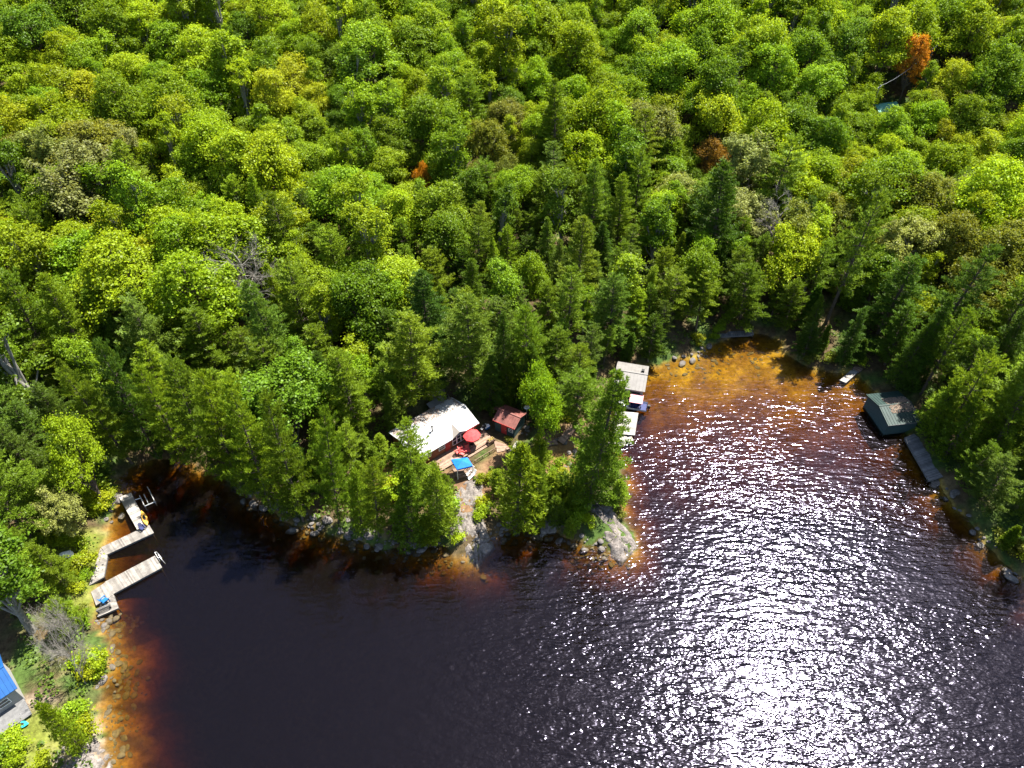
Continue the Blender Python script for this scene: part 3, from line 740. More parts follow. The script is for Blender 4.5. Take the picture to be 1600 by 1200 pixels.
# the forest: what grows where (pixel of the crown, kinds, tints)
B = ['maple_tree', 'maple_tree', 'maple_tree', 'oak_tree', 'oak_tree', 'oak_tree', 'aspen_tree']
PN = ['white_pine'] * 8 + ['hemlock_tree', 'hemlock_tree', 'aspen_tree', 'maple_tree']
GR = ['green', 'green', 'lime', 'green', 'mid', 'lime']
LI = ['lime', 'lime', 'green', 'lime', 'green', 'yellow', 'lime', 'green']
PT = ['pine', 'pine', 'pinelight', 'pinedark', 'pineblue']
PL = ['pinelight', 'pinelight', 'pine']
MIXC = ['white_pine', 'white_pine', 'cedar_tree', 'aspen_tree', 'aspen_tree', 'budding_tree', 'oak_tree', 'oak_tree']
ANCH = [(100, 60, B, GR), (300, 60, B, GR), (430, 30, B, GR), (560, 60, B, GR), (760, 60, B, GR), (960, 60, B, GR), (1150, 60, B, GR), (1300, 60, B, GR), (1540, 40, B, GR + ['yellow']),
        (90, 180, B, LI), (300, 170, B, LI), (460, 170, B, LI), (620, 150, B, GR), (850, 150, B, GR), (1000, 140, B, GR), (1120, 130, B, GR), (1250, 150, B, GR), (1480, 180, B, LI), (1580, 200, B, GR),
        (80, 260, MIXC, ['green', 'olive', 'mid']), (180, 300, MIXC, ['olive', 'mid', 'green']), (60, 320, PN + ['aspen_tree'], PL), (280, 260, B, LI), (400, 240, B, ['yellow', 'lime', 'green']), (520, 250, B, LI), (620, 270, B, LI), (640, 330, B, LI), (720, 200, PN + B, ['green', 'pine']),
        (720, 290, PN, PT), (790, 230, B, ['olive', 'green']), (850, 270, PN, PT), (950, 190, B, ['lime', 'pale', 'green']), (1000, 270, PN, PT), (1050, 220, B, GR), (1200, 220, B, GR), (1330, 240, B, GR), (1420, 240, B, LI), (1560, 300, B, LI),
        (40, 430, B, LI), (200, 400, B, LI), (300, 380, B, LI), (400, 330, B + PN, ['lime', 'pinelight', 'green']), (500, 340, PN, PT), (560, 330, PN, ['pinedark', 'pine']), (640, 400, PN, PT), (720, 390, PN + ['aspen_tree'], PT), (830, 340, PN, PT), (940, 340, PN, PT), (1050, 330, PN, PT), (1130, 320, MIXC + PN, ['green', 'olive', 'pale', 'mid']),
        (1240, 340, MIXC, ['green', 'olive', 'mid']), (1370, 290, B, LI), (1420, 330, ['budding_tree', 'oak_tree', 'aspen_tree', 'oak_tree'], ['olive', 'olive', 'lime', 'olive']), (1490, 340, ['budding_tree', 'oak_tree', 'oak_tree'], ['olive', 'lime']), (1560, 400, B, ['yellow', 'lime', 'olive']),
        (60, 540, PN, PL), (160, 500, PN, PT), (280, 470, B + ['white_pine'], ['lime', 'pinelight', 'green']), (420, 480, B + PN, ['lime', 'pale', 'green']), (520, 450, PN + ['aspen_tree'], ['lime', 'pine']), (640, 480, PN, PT), (760, 450, PN, PT), (880, 430, PN, PT), (1000, 430, PN, PT + ['pinelight']), (1080, 470, PN, PT), (1150, 430, PN + ['aspen_tree'], ['pine', 'green']),
        (1300, 420, PN, ['pine', 'pinedark']), (1370, 440, MIXC, ['mid', 'olive', 'pinedark']), (1450, 460, MIXC + ['cedar_tree'], ['mid', 'olive', 'pinedark']), (1550, 480, MIXC, ['olive', 'green', 'lime']), (60, 640, PN, ['pineblue', 'pine']), (200, 620, PN, PT), (330, 600, PN, PL), (450, 600, PN, PL + PT), (560, 560, PN, PT), (680, 560, PN, PT), (800, 540, PN, ['pinedark', 'pine']), (930, 520, PN, PT),
        (1400, 560, ['cedar_tree', 'hemlock_tree', 'white_pine'], ['pinedark', 'olive', 'pine']), (1500, 560, PN + MIXC, ['pinedark', 'pine', 'olive']), (1570, 600, PN, PL), (1490, 660, PN, PL), (1570, 720, PN, PT), (1520, 760, PN, PL), (1590, 850, PN, ['pinedark', 'pine']),
        (50, 760, PN + ['oak_tree'], ['pinelight', 'pine', 'lime']), (130, 760, ['oak_tree', 'budding_tree', 'aspen_tree'], ['yellow', 'lime', 'olive']), (60, 850, PN, PL), (100, 900, ['aspen_tree', 'young_pine', 'oak_tree'], ['lime', 'pinelight', 'green']), (40, 960, PN, PL), (100, 1000, ['young_pine', 'oak_tree'], PL), (60, 1060, PN, PL), (110, 1080, ['young_pine', 'aspen_tree'], ['lime', 'pinelight']), (20, 1180, ['young_pine'], ['lime', 'pinelight'])]
AX = np.array([a[:2] for a in ANCH], float)
CLEAR_PX = [[(655, 672), (724, 630), (768, 645), (820, 632), (822, 690), (800, 710), (780, 712), (742, 742), (744, 760), (768, 765), (760, 800), (770, 850), (742, 884), (698, 846), (706, 800), (722, 760), (704, 735), (680, 722), (650, 700)],
            [(862, 700), (905, 640), (915, 660), (880, 745), (862, 745)], [(925, 785), (985, 785), (998, 870), (905, 850)], [(955, 560), (1026, 560), (1016, 700), (960, 700)],
            [(132, 985), (128, 900), (172, 765), (250, 755), (270, 900), (190, 975)], [(1358, 605), (1436, 605), (1436, 675), (1380, 675)], [(1412, 676), (1470, 700), (1486, 760), (1440, 766)],
            [(1306, 560), (1354, 560), (1354, 604), (1306, 604)], [(-60, 1010), (48, 1012), (84, 1100), (140, 1150), (175, 1210), (-60, 1210)],
            [(1020, 585), (1090, 562), (1175, 532), (1212, 540), (1240, 580), (1340, 612), (1400, 700), (1020, 700)], [(1105, 512), (1180, 505), (1180, 530), (1105, 530)],
            [(648, 212), (676, 210), (674, 226), (652, 228)], [(1365, 165), (1396, 148), (1420, 118), (1428, 124), (1405, 158), (1384, 178)], [(1462, 70), (1490, 30), (1500, 40), (1478, 80)], [(1440, 355), (1455, 355), (1450, 378), (1438, 375)],
            [(170, 330), (192, 330), (190, 352), (172, 350)], [(585, 736), (612, 730), (612, 762), (588, 762)], [(90, 862), (120, 856), (120, 880), (92, 880)], [(1394, 62), (1416, 62), (1412, 88), (1398, 88)], [(1088, 216), (1112, 216), (1110, 236), (1090, 236)]]
rg0 = np.random.default_rng(5)
cx = np.arange(-190, 190, 2.0); cyy = np.arange(8, 262, 2.0)
CX, CY = np.meshgrid(cx, cyy)
CX = (CX + rg0.uniform(-1, 1, CX.shape)).ravel(); CY = (CY + rg0.uniform(-1, 1, CY.shape)).ravel()
SD = sdist(CX, CY)
CZ = ground(CX, CY)
k = (SD > .5)
CX, CY, CZ, SD = CX[k], CY[k], CZ[k], SD[k]
order = rg0.permutation(len(CX))
bpx, bpy_ = proj(np.stack([CX, CY, CZ], -1))
tpx, tpy = proj(np.stack([CX, CY, CZ + 11], -1))
PADIN = inpoly(CX, CY, PAD) | inpoly(CX, CY, PAD2)
LIMIT = {'maple_tree': 298, 'oak_tree': 298, 'aspen_tree': 298, 'white_pine': 298, 'hemlock_tree': 298}
for i in order:
    if PADIN[i]: continue
    if not (-75 < tpx[i] < 1675 and -60 < bpy_[i] < 1250 and tpy[i] > -110): continue
    x, y, z = CX[i], CY[i], CZ[i]
    jx, jy = tpx[i] + random.gauss(0, 22), tpy[i] + random.gauss(0, 16)
    a = ANCH[int(np.argmin((AX[:, 0] - jx) ** 2 + ((AX[:, 1] - jy) * 1.3) ** 2))]
    kind = random.choice(a[2]); tint = random.choice(a[3])
    if SD[i] < 7 and kind in ('aspen_tree', 'maple_tree', 'oak_tree', 'budding_tree') and tpx[i] > 250: kind = random.choice(['white_pine', 'white_pine', 'cedar_tree'])
    con = kind in ('white_pine', 'hemlock_tree', 'young_pine', 'cedar_tree')
    if con and tint in ('lime', 'green', 'yellow', 'pale', 'rust'): tint = 'pinelight'
    if con and tint in ('mid', 'olive'): tint = random.choice(['pine', 'pinedark'])
    if not con and tint.startswith('pine'): tint = random.choice(['green', 'mid', 'lime'])
    if kind == 'budding_tree' and tint not in ('pale', 'olive', 'rust'): tint = 'pale'
    far = sm(90, 200, y)
    s = random.choice([random.uniform(.55, .85), random.uniform(.8, 1.25)]) if con else random.choice([random.uniform(.7, 1.0), random.uniform(.95, 1.5), random.uniform(1.0, 1.6)])
    if SD[i] < 3: s *= .85
    wide = random.uniform(.88, 1.2)
    H, Rr = PROTO[kind][0][2:]
    rr = Rr * s * wide
    nearp = bpx[i] > 560 and bpx[i] < 1000 and bpy_[i] > 690
    if nearp:
        kind = 'young_pine'; tint = random.choice(PL); s = random.uniform(.45, .9); H, Rr = PROTO[kind][0][2:]; rr = Rr * s
    if tree_xy:
        T = np.array(tree_xy)
        dd = np.hypot(T[:, 0] - x, T[:, 1] - y)
        if (dd < (.52 if con else .53) * (T[:, 2] + rr)).any(): continue
    # keep the buildings, docks, rocks and the bay in view
    bad = False
    pts = [(x + ox * rr, y, z + H * s * hh) for hh, w in ((.25, .9), (.5, .9), (.75, .6), (1, .1)) for ox in (-w, 0, w)]
    qx, qy = proj(np.array(pts))
    for poly in CLEAR_PX:
        if inpoly(qx, qy, poly).any(): bad = True; break
    if bad: continue
    if COUNT.get(kind, 0) >= LIMIT.get(kind, 298): kind = random.choice([q for q in (PN if con else B) if COUNT.get(q, 0) < 298] or [kind])
    add_tree(kind, x, y, s, wide, tint)

# ------------------------------------------------------------------ rocks
def rock_slab(name, label, poly, z0, bulge, seed, ax_=(.3, -.95)):
    """weathered granite sheet following the slope, cracked into steps"""
    q = [tuple(P(a, b, z0)[:2]) for a, b in poly]
    xs = [a for a, b in q]; ys = [b for a, b in q]
    st = .16
    x = np.arange(min(xs) - .9, max(xs) + .9, st); y = np.arange(min(ys) - .9, max(ys) + .9, st)
    X, Y = np.meshgrid(x, y); xf, yf = X.ravel(), Y.ravel()
    d = dist_poly(xf, yf, q) * np.where(inpoly(xf, yf, q), 1, -1) + (fbm(xf * 1.1, yf * 1.1, seed, 3) - .44) * .5 + .34
    g = ground(xf, yf)
    prof = bulge * (1 - np.exp(-np.clip(d, 0, 9) / .7))
    al = xf * ax_[0] + yf * ax_[1]; ac = -xf * ax_[1] + yf * ax_[0]
    st_ = fbm(ac * .75, al * .16, seed + 3, 3) * 7
    ter = (np.floor(st_) + sm(.75, 1, st_ - np.floor(st_))) * .17
    ter = ter - ter.mean()
    crack = (np.abs(fbm(ac * .9, al * .22, seed + 9, 3) - .44) < .022) | (np.abs(fbm(xf * .35, yf * .35, seed + 19, 3) - .44) < .014)
    z = np.maximum(g, -.15) + prof + ter * sm(0, .6, d) + (fbm(xf * 1.6, yf * 1.6, seed + 5, 3) - .44) * .2 * sm(0, .4, d) - crack * .35
    z = np.where(d < 0, g - .5, z)
    nx, ny = len(x), len(y)
    i = np.arange(nx * ny).reshape(ny, nx)
    f = np.stack([i[:-1, :-1], i[:-1, 1:], i[1:, 1:], i[1:, :-1]], -1).reshape(-1, 4)
    f = f[(d[f] > -.25).any(1)]
    us, inv = np.unique(f, return_inverse=True)
    v = np.stack([xf, yf, z], -1)[us]
    o = link(name, mesh_np(name, v, inv.reshape(-1, 4), M['rock'], False))
    tag(o, label, 'rock')
rock_slab('rock_ramp', 'upper part of the pale granite ramp, just below the blue gazebo', [(730, 764), (750, 760), (756, 780), (748, 800), (724, 808), (704, 800), (714, 782)], .9, .35, 3)
rock_slab('rock_ramp', 'middle part of the pale granite ramp between bushes', [(706, 806), (724, 812), (748, 804), (756, 822), (762, 836), (742, 846), (726, 836)], .7, .35, 4)
rock_slab('rock_ramp', 'lower end of the pale granite ramp at the waterline', [(744, 850), (764, 840), (770, 852), (757, 864), (744, 880), (726, 868), (730, 856)], .4, .4, 5)
rock_slab('rock_outcrop', 'small granite shelf left of the long pale rock ramp', [(702, 820), (718, 826), (726, 846), (712, 850), (698, 834)], .6, .5, 13)
rock_slab('rock_outcrop', 'upper left grey ledge at the tip of the rocky point', [(920, 792), (932, 787), (950, 812), (944, 820), (932, 814)], .7, .5, 23, (.62, -.78))
rock_slab('rock_outcrop', 'upper right grey ledge at the tip of the rocky point', [(937, 786), (950, 785), (966, 808), (962, 816), (952, 810)], .7, .55, 24, (.62, -.78))
rock_slab('rock_outcrop', 'pale flat ledge running into the lake at the point', [(950, 822), (966, 818), (984, 834), (993, 852), (985, 862), (968, 848)], .5, .5, 25, (.62, -.78))
rock_slab('rock_outcrop', 'outermost dark-edged ledge in the water at the point', [(946, 836), (957, 838), (974, 857), (980, 868), (972, 874), (960, 866)], .3, .45, 26, (.62, -.78))
rock_slab('rock_outcrop', 'narrow rock spine on the shore between young pine and tall pine', [(862, 796), (872, 800), (866, 826), (848, 830), (850, 812)], .7, .6, 33)
rock_slab('rock_outcrop', 'sandy pale rock on the bank in the bottom left corner', [(112, 1160), (140, 1150), (166, 1180), (168, 1225), (100, 1225), (90, 1185)], .9, .35, 43)
rock_slab('rock_outcrop', 'dark rock pile behind the white-roofed cabin', [(676, 626), (694, 618), (716, 634), (706, 648), (684, 650)], 3, 1.0, 53)
def boulder_mesh(seed):
    rg = np.random.default_rng(seed)
    import bmesh
    bm = bmesh.new(); bmesh.ops.create_icosphere(bm, subdivisions=2, radius=1)
    pl = rnd_unit(rg, 7); of = rg.uniform(.55, .9, 7)
    for v in bm.verts:
        c = np.array(v.co)
        for n_, o_ in zip(pl, of):
            e = c @ n_ - o_
            if e > 0: c = c - n_ * e * .9
        v.co = c * np.array([1.15, .9, .62]) + rg.normal(size=3) * .03
    me = bpy.data.meshes.new('boulder'); bm.to_mesh(me); bm.free(); me.materials.append(M['boulder'])
    return me
BM = [boulder_mesh(k) for k in range(6)]
rgb = np.random.default_rng(77)
rock_list = []
def boulders(line, n, spread, rmin, rmax, zone):
    seg = [P(a, b, .2)[:2] for a, b in line]
    for k in range(n):
        t = rgb.uniform(0, len(seg) - 1.001); i = int(t)
        q = seg[i] + (seg[i + 1] - seg[i]) * (t - i) + rgb.normal(size=2) * spread
        r = rmin + (rmax - rmin) * rgb.random() ** 2.5
        z = max(gz(q[0], q[1]), -.35)
        o = link('boulder', BM[rgb.integers(6)], None, (q[0], q[1], z + r * .15))
        o.scale = (r * rgb.uniform(.8, 1.3), r, r * rgb.uniform(.7, 1.1)); o.rotation_euler = (0, 0, rgb.uniform(0, 6.28))
        tag(o, zone, 'boulder', zone)
        rock_list.append(o)
boulders([(375, 775), (450, 808), (520, 832), (590, 850)], 110, .9, .15, .75, 'grey boulder on the shaded west shore')
boulders([(590, 850), (640, 858), (690, 850)], 40, .7, .15, .65, 'boulder at the waterline left of the rock ramp')
boulders([(766, 836), (800, 832), (850, 832), (910, 850), (950, 860)], 80, .8, .14, .6, 'stone on the rubble beach between the rock ledges')
boulders([(845, 830), (880, 800), (905, 770)], 14, 1.0, .25, .8, 'rock on the bank of the point')
boulders([(168, 1050), (176, 1075), (160, 1060)], 8, .6, .2, .7, 'rock at the water below the grey bush')
boulders([(150, 975), (165, 970), (185, 955)], 16, .4, .2, .5, 'stone beside the straight dock')
boulders([(186, 775), (176, 800), (170, 840)], 9, .5, .25, .9, 'rock on the bank behind the L-shaped dock')
boulders([(870, 690), (895, 715), (888, 740)], 12, .7, .2, .6, 'stone beside the plank path on the point')
boulders([(800, 690), (835, 690), (850, 715)], 14, .6, .2, .55, 'stone between the shed and the plank path')
boulders([(1040, 566), (1070, 558), (1110, 545)], 12, .8, .25, .8, 'stone on the shaded bay shore')
boulders([(1450, 740), (1480, 775), (1530, 838), (1600, 915)], 30, .7, .25, .9, 'rock on the right bank')
# loose stones lying on the lake bed in the shallows: nobody could count them
def bed_stones():
    V, F = [], []; b = 0
    base = np.array([v.co for v in BM[0].vertices]); tri = np.array([p.vertices[:] for p in BM[0].polygons])
    lines = [([(400, 800), (520, 845), (620, 875), (700, 880)], 150, 1.4), ([(700, 890), (800, 850), (900, 865), (980, 880)], 200, 1.6), ([(172, 1000), (185, 1040), (205, 1075), (180, 1110), (180, 1150), (200, 1195)], 170, .9), ([(1040, 590), (1120, 560), (1200, 560)], 90, 2.0), ([(250, 790), (300, 780), (340, 790)], 60, 1.4), ([(165, 985), (190, 970), (210, 960)], 50, .8)]
    for ln, n, sp in lines:
        seg = [P(a, c, -.5)[:2] for a, c in ln]
        for k in range(n):
            t = rgb.uniform(0, len(seg) - 1.001); i = int(t)
            q = seg[i] + (seg[i + 1] - seg[i]) * (t - i) + rgb.normal(size=2) * sp
            z = gz(q[0], q[1])
            if z > -.12: continue
            r = .1 + .4 * rgb.random() ** 2; a = rgb.uniform(0, 6.28); c_, s_ = math.cos(a), math.sin(a)
            w = base * r * np.array([1.2, 1, .6]); w = np.stack([w[:, 0] * c_ - w[:, 1] * s_, w[:, 0] * s_ + w[:, 1] * c_, w[:, 2]], 1) + np.array([q[0], q[1], z])
            V.append(w); F.append(tri + b); b += len(w)
    o = link('lake_bed_stones', mesh_np('lake_bed_stones', np.concatenate(V), np.concatenate(F), M['boulder']))
    tag(o, 'scattered stones under the shallow amber water along the shore', 'stones', kind='stuff')
bed_stones()

# ------------------------------------------------------------------ building helpers
def frame_of(a, b):
    """local frame: origin b, x along a->b, y to the left (away from the camera)"""
    u = (b - a)[:2]; n = np.linalg.norm(u); u = u / n
    return n, math.atan2(u[1], u[0]), u, np.array([-u[1], u[0]])
def loc(q, o, u, v):
    return float((q - o)[:2] @ u), float((q - o)[:2] @ v)
def gable(parent, x0, x1, y0, y1, ze, zr, yr, m, mr=None, t=.09, rib=.5, over=0.0):
    """two sloping roof sheets with raised ribs; x along the ridge"""
    for nm, ya in (('roof_slope', y0), ('roof_slope', y1)):
        pts = [(x0, ya, ze), (x1, ya, ze), (x1, yr, zr), (x0, yr, zr)]
        if ya > yr: pts = pts[::-1]
        o = MB().slab(pts, t).build(nm, m, parent)
        rb = MB(); k = x0 + rib / 2
        dy, dz = yr - ya, zr - ze
        ln = math.hypot(dy, dz); an = math.atan2(dz, dy)
        while k < x1:
            rb.box((k, (ya + yr) / 2, (ze + zr) / 2 + .025), (.05, ln, .05), 0, an if dy > 0 else an)
            k += rib
        rb.build('roof_ribs', m, o, kind='stuff')
    MB().box(((x0 + x1) / 2, yr, zr + .03), (x1 - x0 + .04, .28, .06)).build('ridge_cap', mr or m, parent)
def wall_box(parent, x0, x1, y0, y1, z0, ze, m, yr=None, zr=None):
    t = .12
    for a, b in (((x0, y0), (x1, y0 + t)), ((x0, y1 - t), (x1, y1))):
        MB().span((a[0], a[1], z0), (b[0], b[1], ze)).build('wall', m, parent)
    for x in (x0, x1 - t):
        w = MB()
        if yr is None: w.span((x, y0 + t, z0), (x + t, y1 - t, ze))
        else:
            prof = [(y0 + t, z0), (y1 - t, z0), (y1 - t, ze), (yr, zr), (y0 + t, ze)]
            vs_ = [(x, a, b) for a, b in prof] + [(x + t, a, b) for a, b in prof]
            n = 5
            w.add(vs_, [tuple(range(n - 1, -1, -1)), tuple(range(n, 2 * n))] + [(i, (i + 1) % n, (i + 1) % n + n, i + n) for i in range(n)])
        w.build('wall', m, parent)
def window(parent, x, z, w, h, y, fm, axis='x'):
    """frame with pane on a front wall (facing -y)"""
    fr = MB(); t = .08
    for dx in (-w / 2, w / 2): fr.box((x + dx, y - .03, z), (t, .08, h + t))
    for dz in (-h / 2, 0, h / 2): fr.box((x, y - .03, z + dz), (w - t, .06, t))
    o = fr.build('window_frame', fm, parent)
    MB().box((x, y - .012, z), (w - t, .02, h - t)).build('pane', M['glass'], o)
def planks(a, b, c, d, n, t=.06, gap=.03):
    """boards crossing the quad a-b-c-d, laid from edge a-b to edge d-c"""
    a, b, c, d = [np.array(q, float) for q in (a, b, c, d)]
    mb = MB()
    for k in range(n):
        s0 = (k + gap) / n; s1 = (k + 1 - gap) / n
        dz = random.uniform(-.008, .008)
        pts = [a + (d - a) * s0, b + (c - b) * s0, b + (c - b) * s1, a + (d - a) * s1]
        mb.slab([(q[0], q[1], q[2] + dz) for q in pts], t)
    return mb
def dock_section(parent, quad, z, nm='deck_boards', m=None, board=.16, posts=True):
    """quad in pixels: a,b one end; d,c the other end"""
    a, b, c, d = [P(x, y, z) for x, y in quad]
    n = max(4, int(np.linalg.norm(d - a) / board))
    planks(a, b, c, d, n).build(nm, m or M['dockwood'], parent, kind='stuff')
    fr = MB()
    for p, q in ((a, d), (b, c), (a, b), (d, c)):
        cen = (a + b + c + d) / 4
        p2 = p + (cen - p) * .03; q2 = q + (cen - q) * .03
        e = q2 - p2
        fr.box((p2 + q2) / 2 - np.array([0, 0, .22]), (np.linalg.norm(e), .06, .26), math.atan2(e[1], e[0]))
    fr.build('frame', M['greywood'], parent)
    if posts:
        for p in (a, b, c, d):
            cen = (a + b + c + d) / 4; q = p + (cen - p) * .06
            MB().tube((q[0], q[1], min(gz(q[0], q[1]), -.3) - .3), (q[0], q[1], z - .07), .09).build('post', M['darkwood'], parent)

# ------------------------------------------------------------------ the white-roofed cabin
ZE, ZR = 5.45, 6.6
E0, E1 = P(648, 720, ZE), P(749, 661, ZE)
CL, CA, CU, CV = frame_of(E0, E1)
cab = thing('cabin', 'cabin with a long white metal roof and a small front gable', 'cabin', (E1[0], E1[1], 0), CA)
YR = 3.7; YB = 7.4
gable(cab, -CL, 0, 0, YB, ZE, ZR, YR, M['roofwhite'])
wall_box(cab, -CL + .4, -.4, .45, YB - .45, PADZ - .3, ZE + .02, M['siding'], YR, ZR - .15)
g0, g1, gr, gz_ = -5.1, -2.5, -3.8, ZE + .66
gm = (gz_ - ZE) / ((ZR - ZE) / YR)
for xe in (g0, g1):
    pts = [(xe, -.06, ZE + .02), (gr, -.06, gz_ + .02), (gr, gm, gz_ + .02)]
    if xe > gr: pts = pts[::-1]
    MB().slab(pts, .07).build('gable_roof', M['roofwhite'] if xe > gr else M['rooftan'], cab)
MB().add([(g0 + .12, .3, ZE - .05), (g1 - .12, .3, ZE - .05), (gr, .3, gz_ - .06), (g0 + .12, .4, ZE - .05), (g1 - .12, .4, ZE - .05), (gr, .4, gz_ - .06)],
         [(0, 1, 2), (5, 4, 3), (0, 3, 4, 1), (1, 4, 5, 2), (2, 5, 3, 0)]).build('gable_wall', M['siding'], cab)
MB().box((-1.2, .02, ZE - .14), (2.4, .06, .2)).build('fascia', M['trimred'], cab)
MB().box((-CL / 2 - 2.6, -.02, ZE - .1), (CL - 5.2, .05, .14)).build('fascia', M['trimwhite'], cab)
for xw in (-4.6, -3.8, -3.0): window(cab, xw, 4.25, .72, 1.9, .43, M['trimwhite'])
window(cab, -1.4, 4.4, .9, 1.0, .43, M['trimwhite']); window(cab, -7.0, 4.4, 1.1, 1.0, .43, M['trimwhite']); window(cab, -9.6, 4.4, 1.1, 1.0, .43, M['trimwhite'])
dr = MB().box((-5.9, .40, 3.85), (.9, .06, 2.0)).build('door', M['trimred'], cab)
MB().tube((-5.6, .3, 3.8), (-5.6, .38, 3.8), .04).build('handle', M['metal'], dr)
chy = 2.6; chz = ZE + (ZR - ZE) * chy / YR
ch = MB().tube((-7.05, chy, chz - .1), (-7.05, chy, chz + 1.0), .11).build('chimney_pipe', M['black'], cab)
MB().tube((-7.05, chy, chz + 1.02), (-7.05, chy, chz + 1.18), .19, .04, 8).build('cap', M['black'], ch)

M['dryleaf'] = surf('dry_leaves', (.12, .085, .06), (.26, .195, .15), 5, .9, 0)
rgl = np.random.default_rng(18); nl = 1500
lx = rgl.uniform(-CL + .2, -.2, nl); ly = YB - np.abs(rgl.normal(size=nl)) * 1.6
kk = (ly > YR - .1) & (fbm(lx * .8, ly * .8, 4, 3) > .40); lx, ly = lx[kk], ly[kk]; nl = len(lx)
v, f = cards(np.stack([lx, ly, ZR - np.abs(ly - YR) / YR * (ZR - ZE) + .05], 1), np.array([0, 0, 1.]) + rgl.normal(size=(nl, 3)) * .25, rgl.normal(size=(nl, 3)), np.full(nl, .25), np.full(nl, .16))
lt = link('fallen_leaves', mesh_np('fallen_leaves', v, f, M['dryleaf']), cab); lt['kind'] = 'stuff'
# deck in the cabin's frame, lower level two steps down
DZ = PADZ + .35
dk = thing('deck', 'tan wooden deck with two long steps in front of the cabin', 'deck', (E1[0], E1[1], 0), CA)
def deckpl(x0, x1, y0, y1, z, nm, board=.15):
    return planks((x0, y1, z), (x0, y0, z), (x1, y0, z), (x1, y1, z), 1) if False else planks((x0, y0, z), (x1, y0, z), (x1, y1, z), (x0, y1, z), max(2, int((y1 - y0) / board)))
deckpl(-9.2, 1.0, -2.25, .42, DZ, '').build('upper_deck', M['deck'], dk, kind='stuff')
MB().span((-9.2, -2.2, DZ - .3), (1.0, -2.13, DZ - .065)).build('rim_joist', M['darkwood'], dk)
for k, (ya, yb) in enumerate(((-2.72, -2.3), (-3.18, -2.76))):
    z = DZ - .18 * (k + 1)
    deckpl(-4.15, .1, ya, yb, z, '', .2).build('step', M['deck'], dk)
    MB().span((-4.1, ya + .06, z - .3), (.05, ya + .1, z - .065)).build('riser', M['darkwood'], dk)
LZ = DZ - .52
deckpl(-4.2, .15, -4.2, -3.22, LZ, '').build('lower_deck', M['deck'], dk, kind='stuff')
for x in (-4.1, -2.7, -1.3, .05):
    MB().span((x - .05, -4.18, LZ - 1.6), (x + .05, -4.08, LZ + .95)).build('post', M['deck'], dk)
for a, b in ((-4.05, -2.75), (-2.65, -1.35), (-1.25, 0)):
    MB().span((a, -4.16, LZ + .85), (b, -4.1, LZ + .95)).build('rail', M['deck'], dk)
    MB().tube((a, -4.13, LZ + .05), ((a + b) / 2, -4.13, LZ + .85), .035).build('brace', M['deck'], dk)
    MB().tube(((a + b) / 2, -4.13, LZ + .85), (b, -4.13, LZ + .05), .035).build('brace', M['deck'], dk)
for x in (-9, -6, -3, 0.7):
    for y in (-2.1, .2): MB().span((x - .07, y - .07, PADZ - 1.2), (x + .07, y + .07, DZ - .065)).build('support_post', M['darkwood'], dk)
# side landing and boardwalk by the shed
lz = PADZ + .12
ld = thing('side_landing', 'pale plank landing with a boxed step beside the red-roofed shed', 'landing', (0, 0, 0))
q = [P(x, y, lz) for x, y in ((777, 707), (797, 702), (790, 694), (771, 688))]
planks(q[0], q[1], q[2], q[3], 14).build('landing_boards', M['deck'], ld, kind='stuff')
q = [P(x, y, lz - .22) for x, y in ((778, 708.5), (796, 704), (796, 707), (778, 711.5))]
MB().slab([q[3], q[2], q[1], q[0]], .12).build('step', M['deck'], ld)
bw = thing('boardwalk', 'narrow pale boardwalk along the front of the red-roofed shed', 'boardwalk', (0, 0, 0))
q = [P(x, y, lz) for x, y in ((796, 704), (802, 705), (813, 691), (807, 689))]
planks(q[0], q[1], q[2], q[3], 14).build('boards', M['dockwhite'], bw, kind='stuff')

def on_deck(px, py, z=DZ): return P(px, py, z)
# umbrella
uq = on_deck(738, 694)
um = thing('patio_umbrella', 'open red patio umbrella on the deck under the cabin eave', 'umbrella', uq, .2)
MB().tube((0, 0, 0), (0, 0, 2.75), .035).build('pole', M['darkwood'], um)
MB().tube((0, 0, 0), (0, 0, .12), .3, .26, 10).build('base', M['black'], um)
c = MB(); n = 8; R1 = 1.38
ring = [(R1 * math.cos(2 * math.pi * k / n), R1 * math.sin(2 * math.pi * k / n), 2.1) for k in range(n)]
mid = [(.72 * math.cos(2 * math.pi * k / n), .72 * math.sin(2 * math.pi * k / n), 2.46) for k in range(n)]
low = [(R1 * 1.01 * math.cos(2 * math.pi * k / n), R1 * 1.01 * math.sin(2 * math.pi * k / n), 1.88) for k in range(n)]
c.add([(0, 0, 2.68)] + mid + ring + low, [(0, 1 + k, 1 + (k + 1) % n) for k in range(n)] + [(1 + k, 9 + k, 9 + (k + 1) % n, 1 + (k + 1) % n) for k in range(n)] + [(9 + k, 17 + k, 17 + (k + 1) % n, 9 + (k + 1) % n) for k in range(n)])
cn = c.build('canopy', M['redcloth'], um)
for k in range(n): MB().tube((0, 0, 2.62), (ring[k][0] * .97, ring[k][1] * .97, 2.06), .015).build('rib', M['darkwood'], cn)
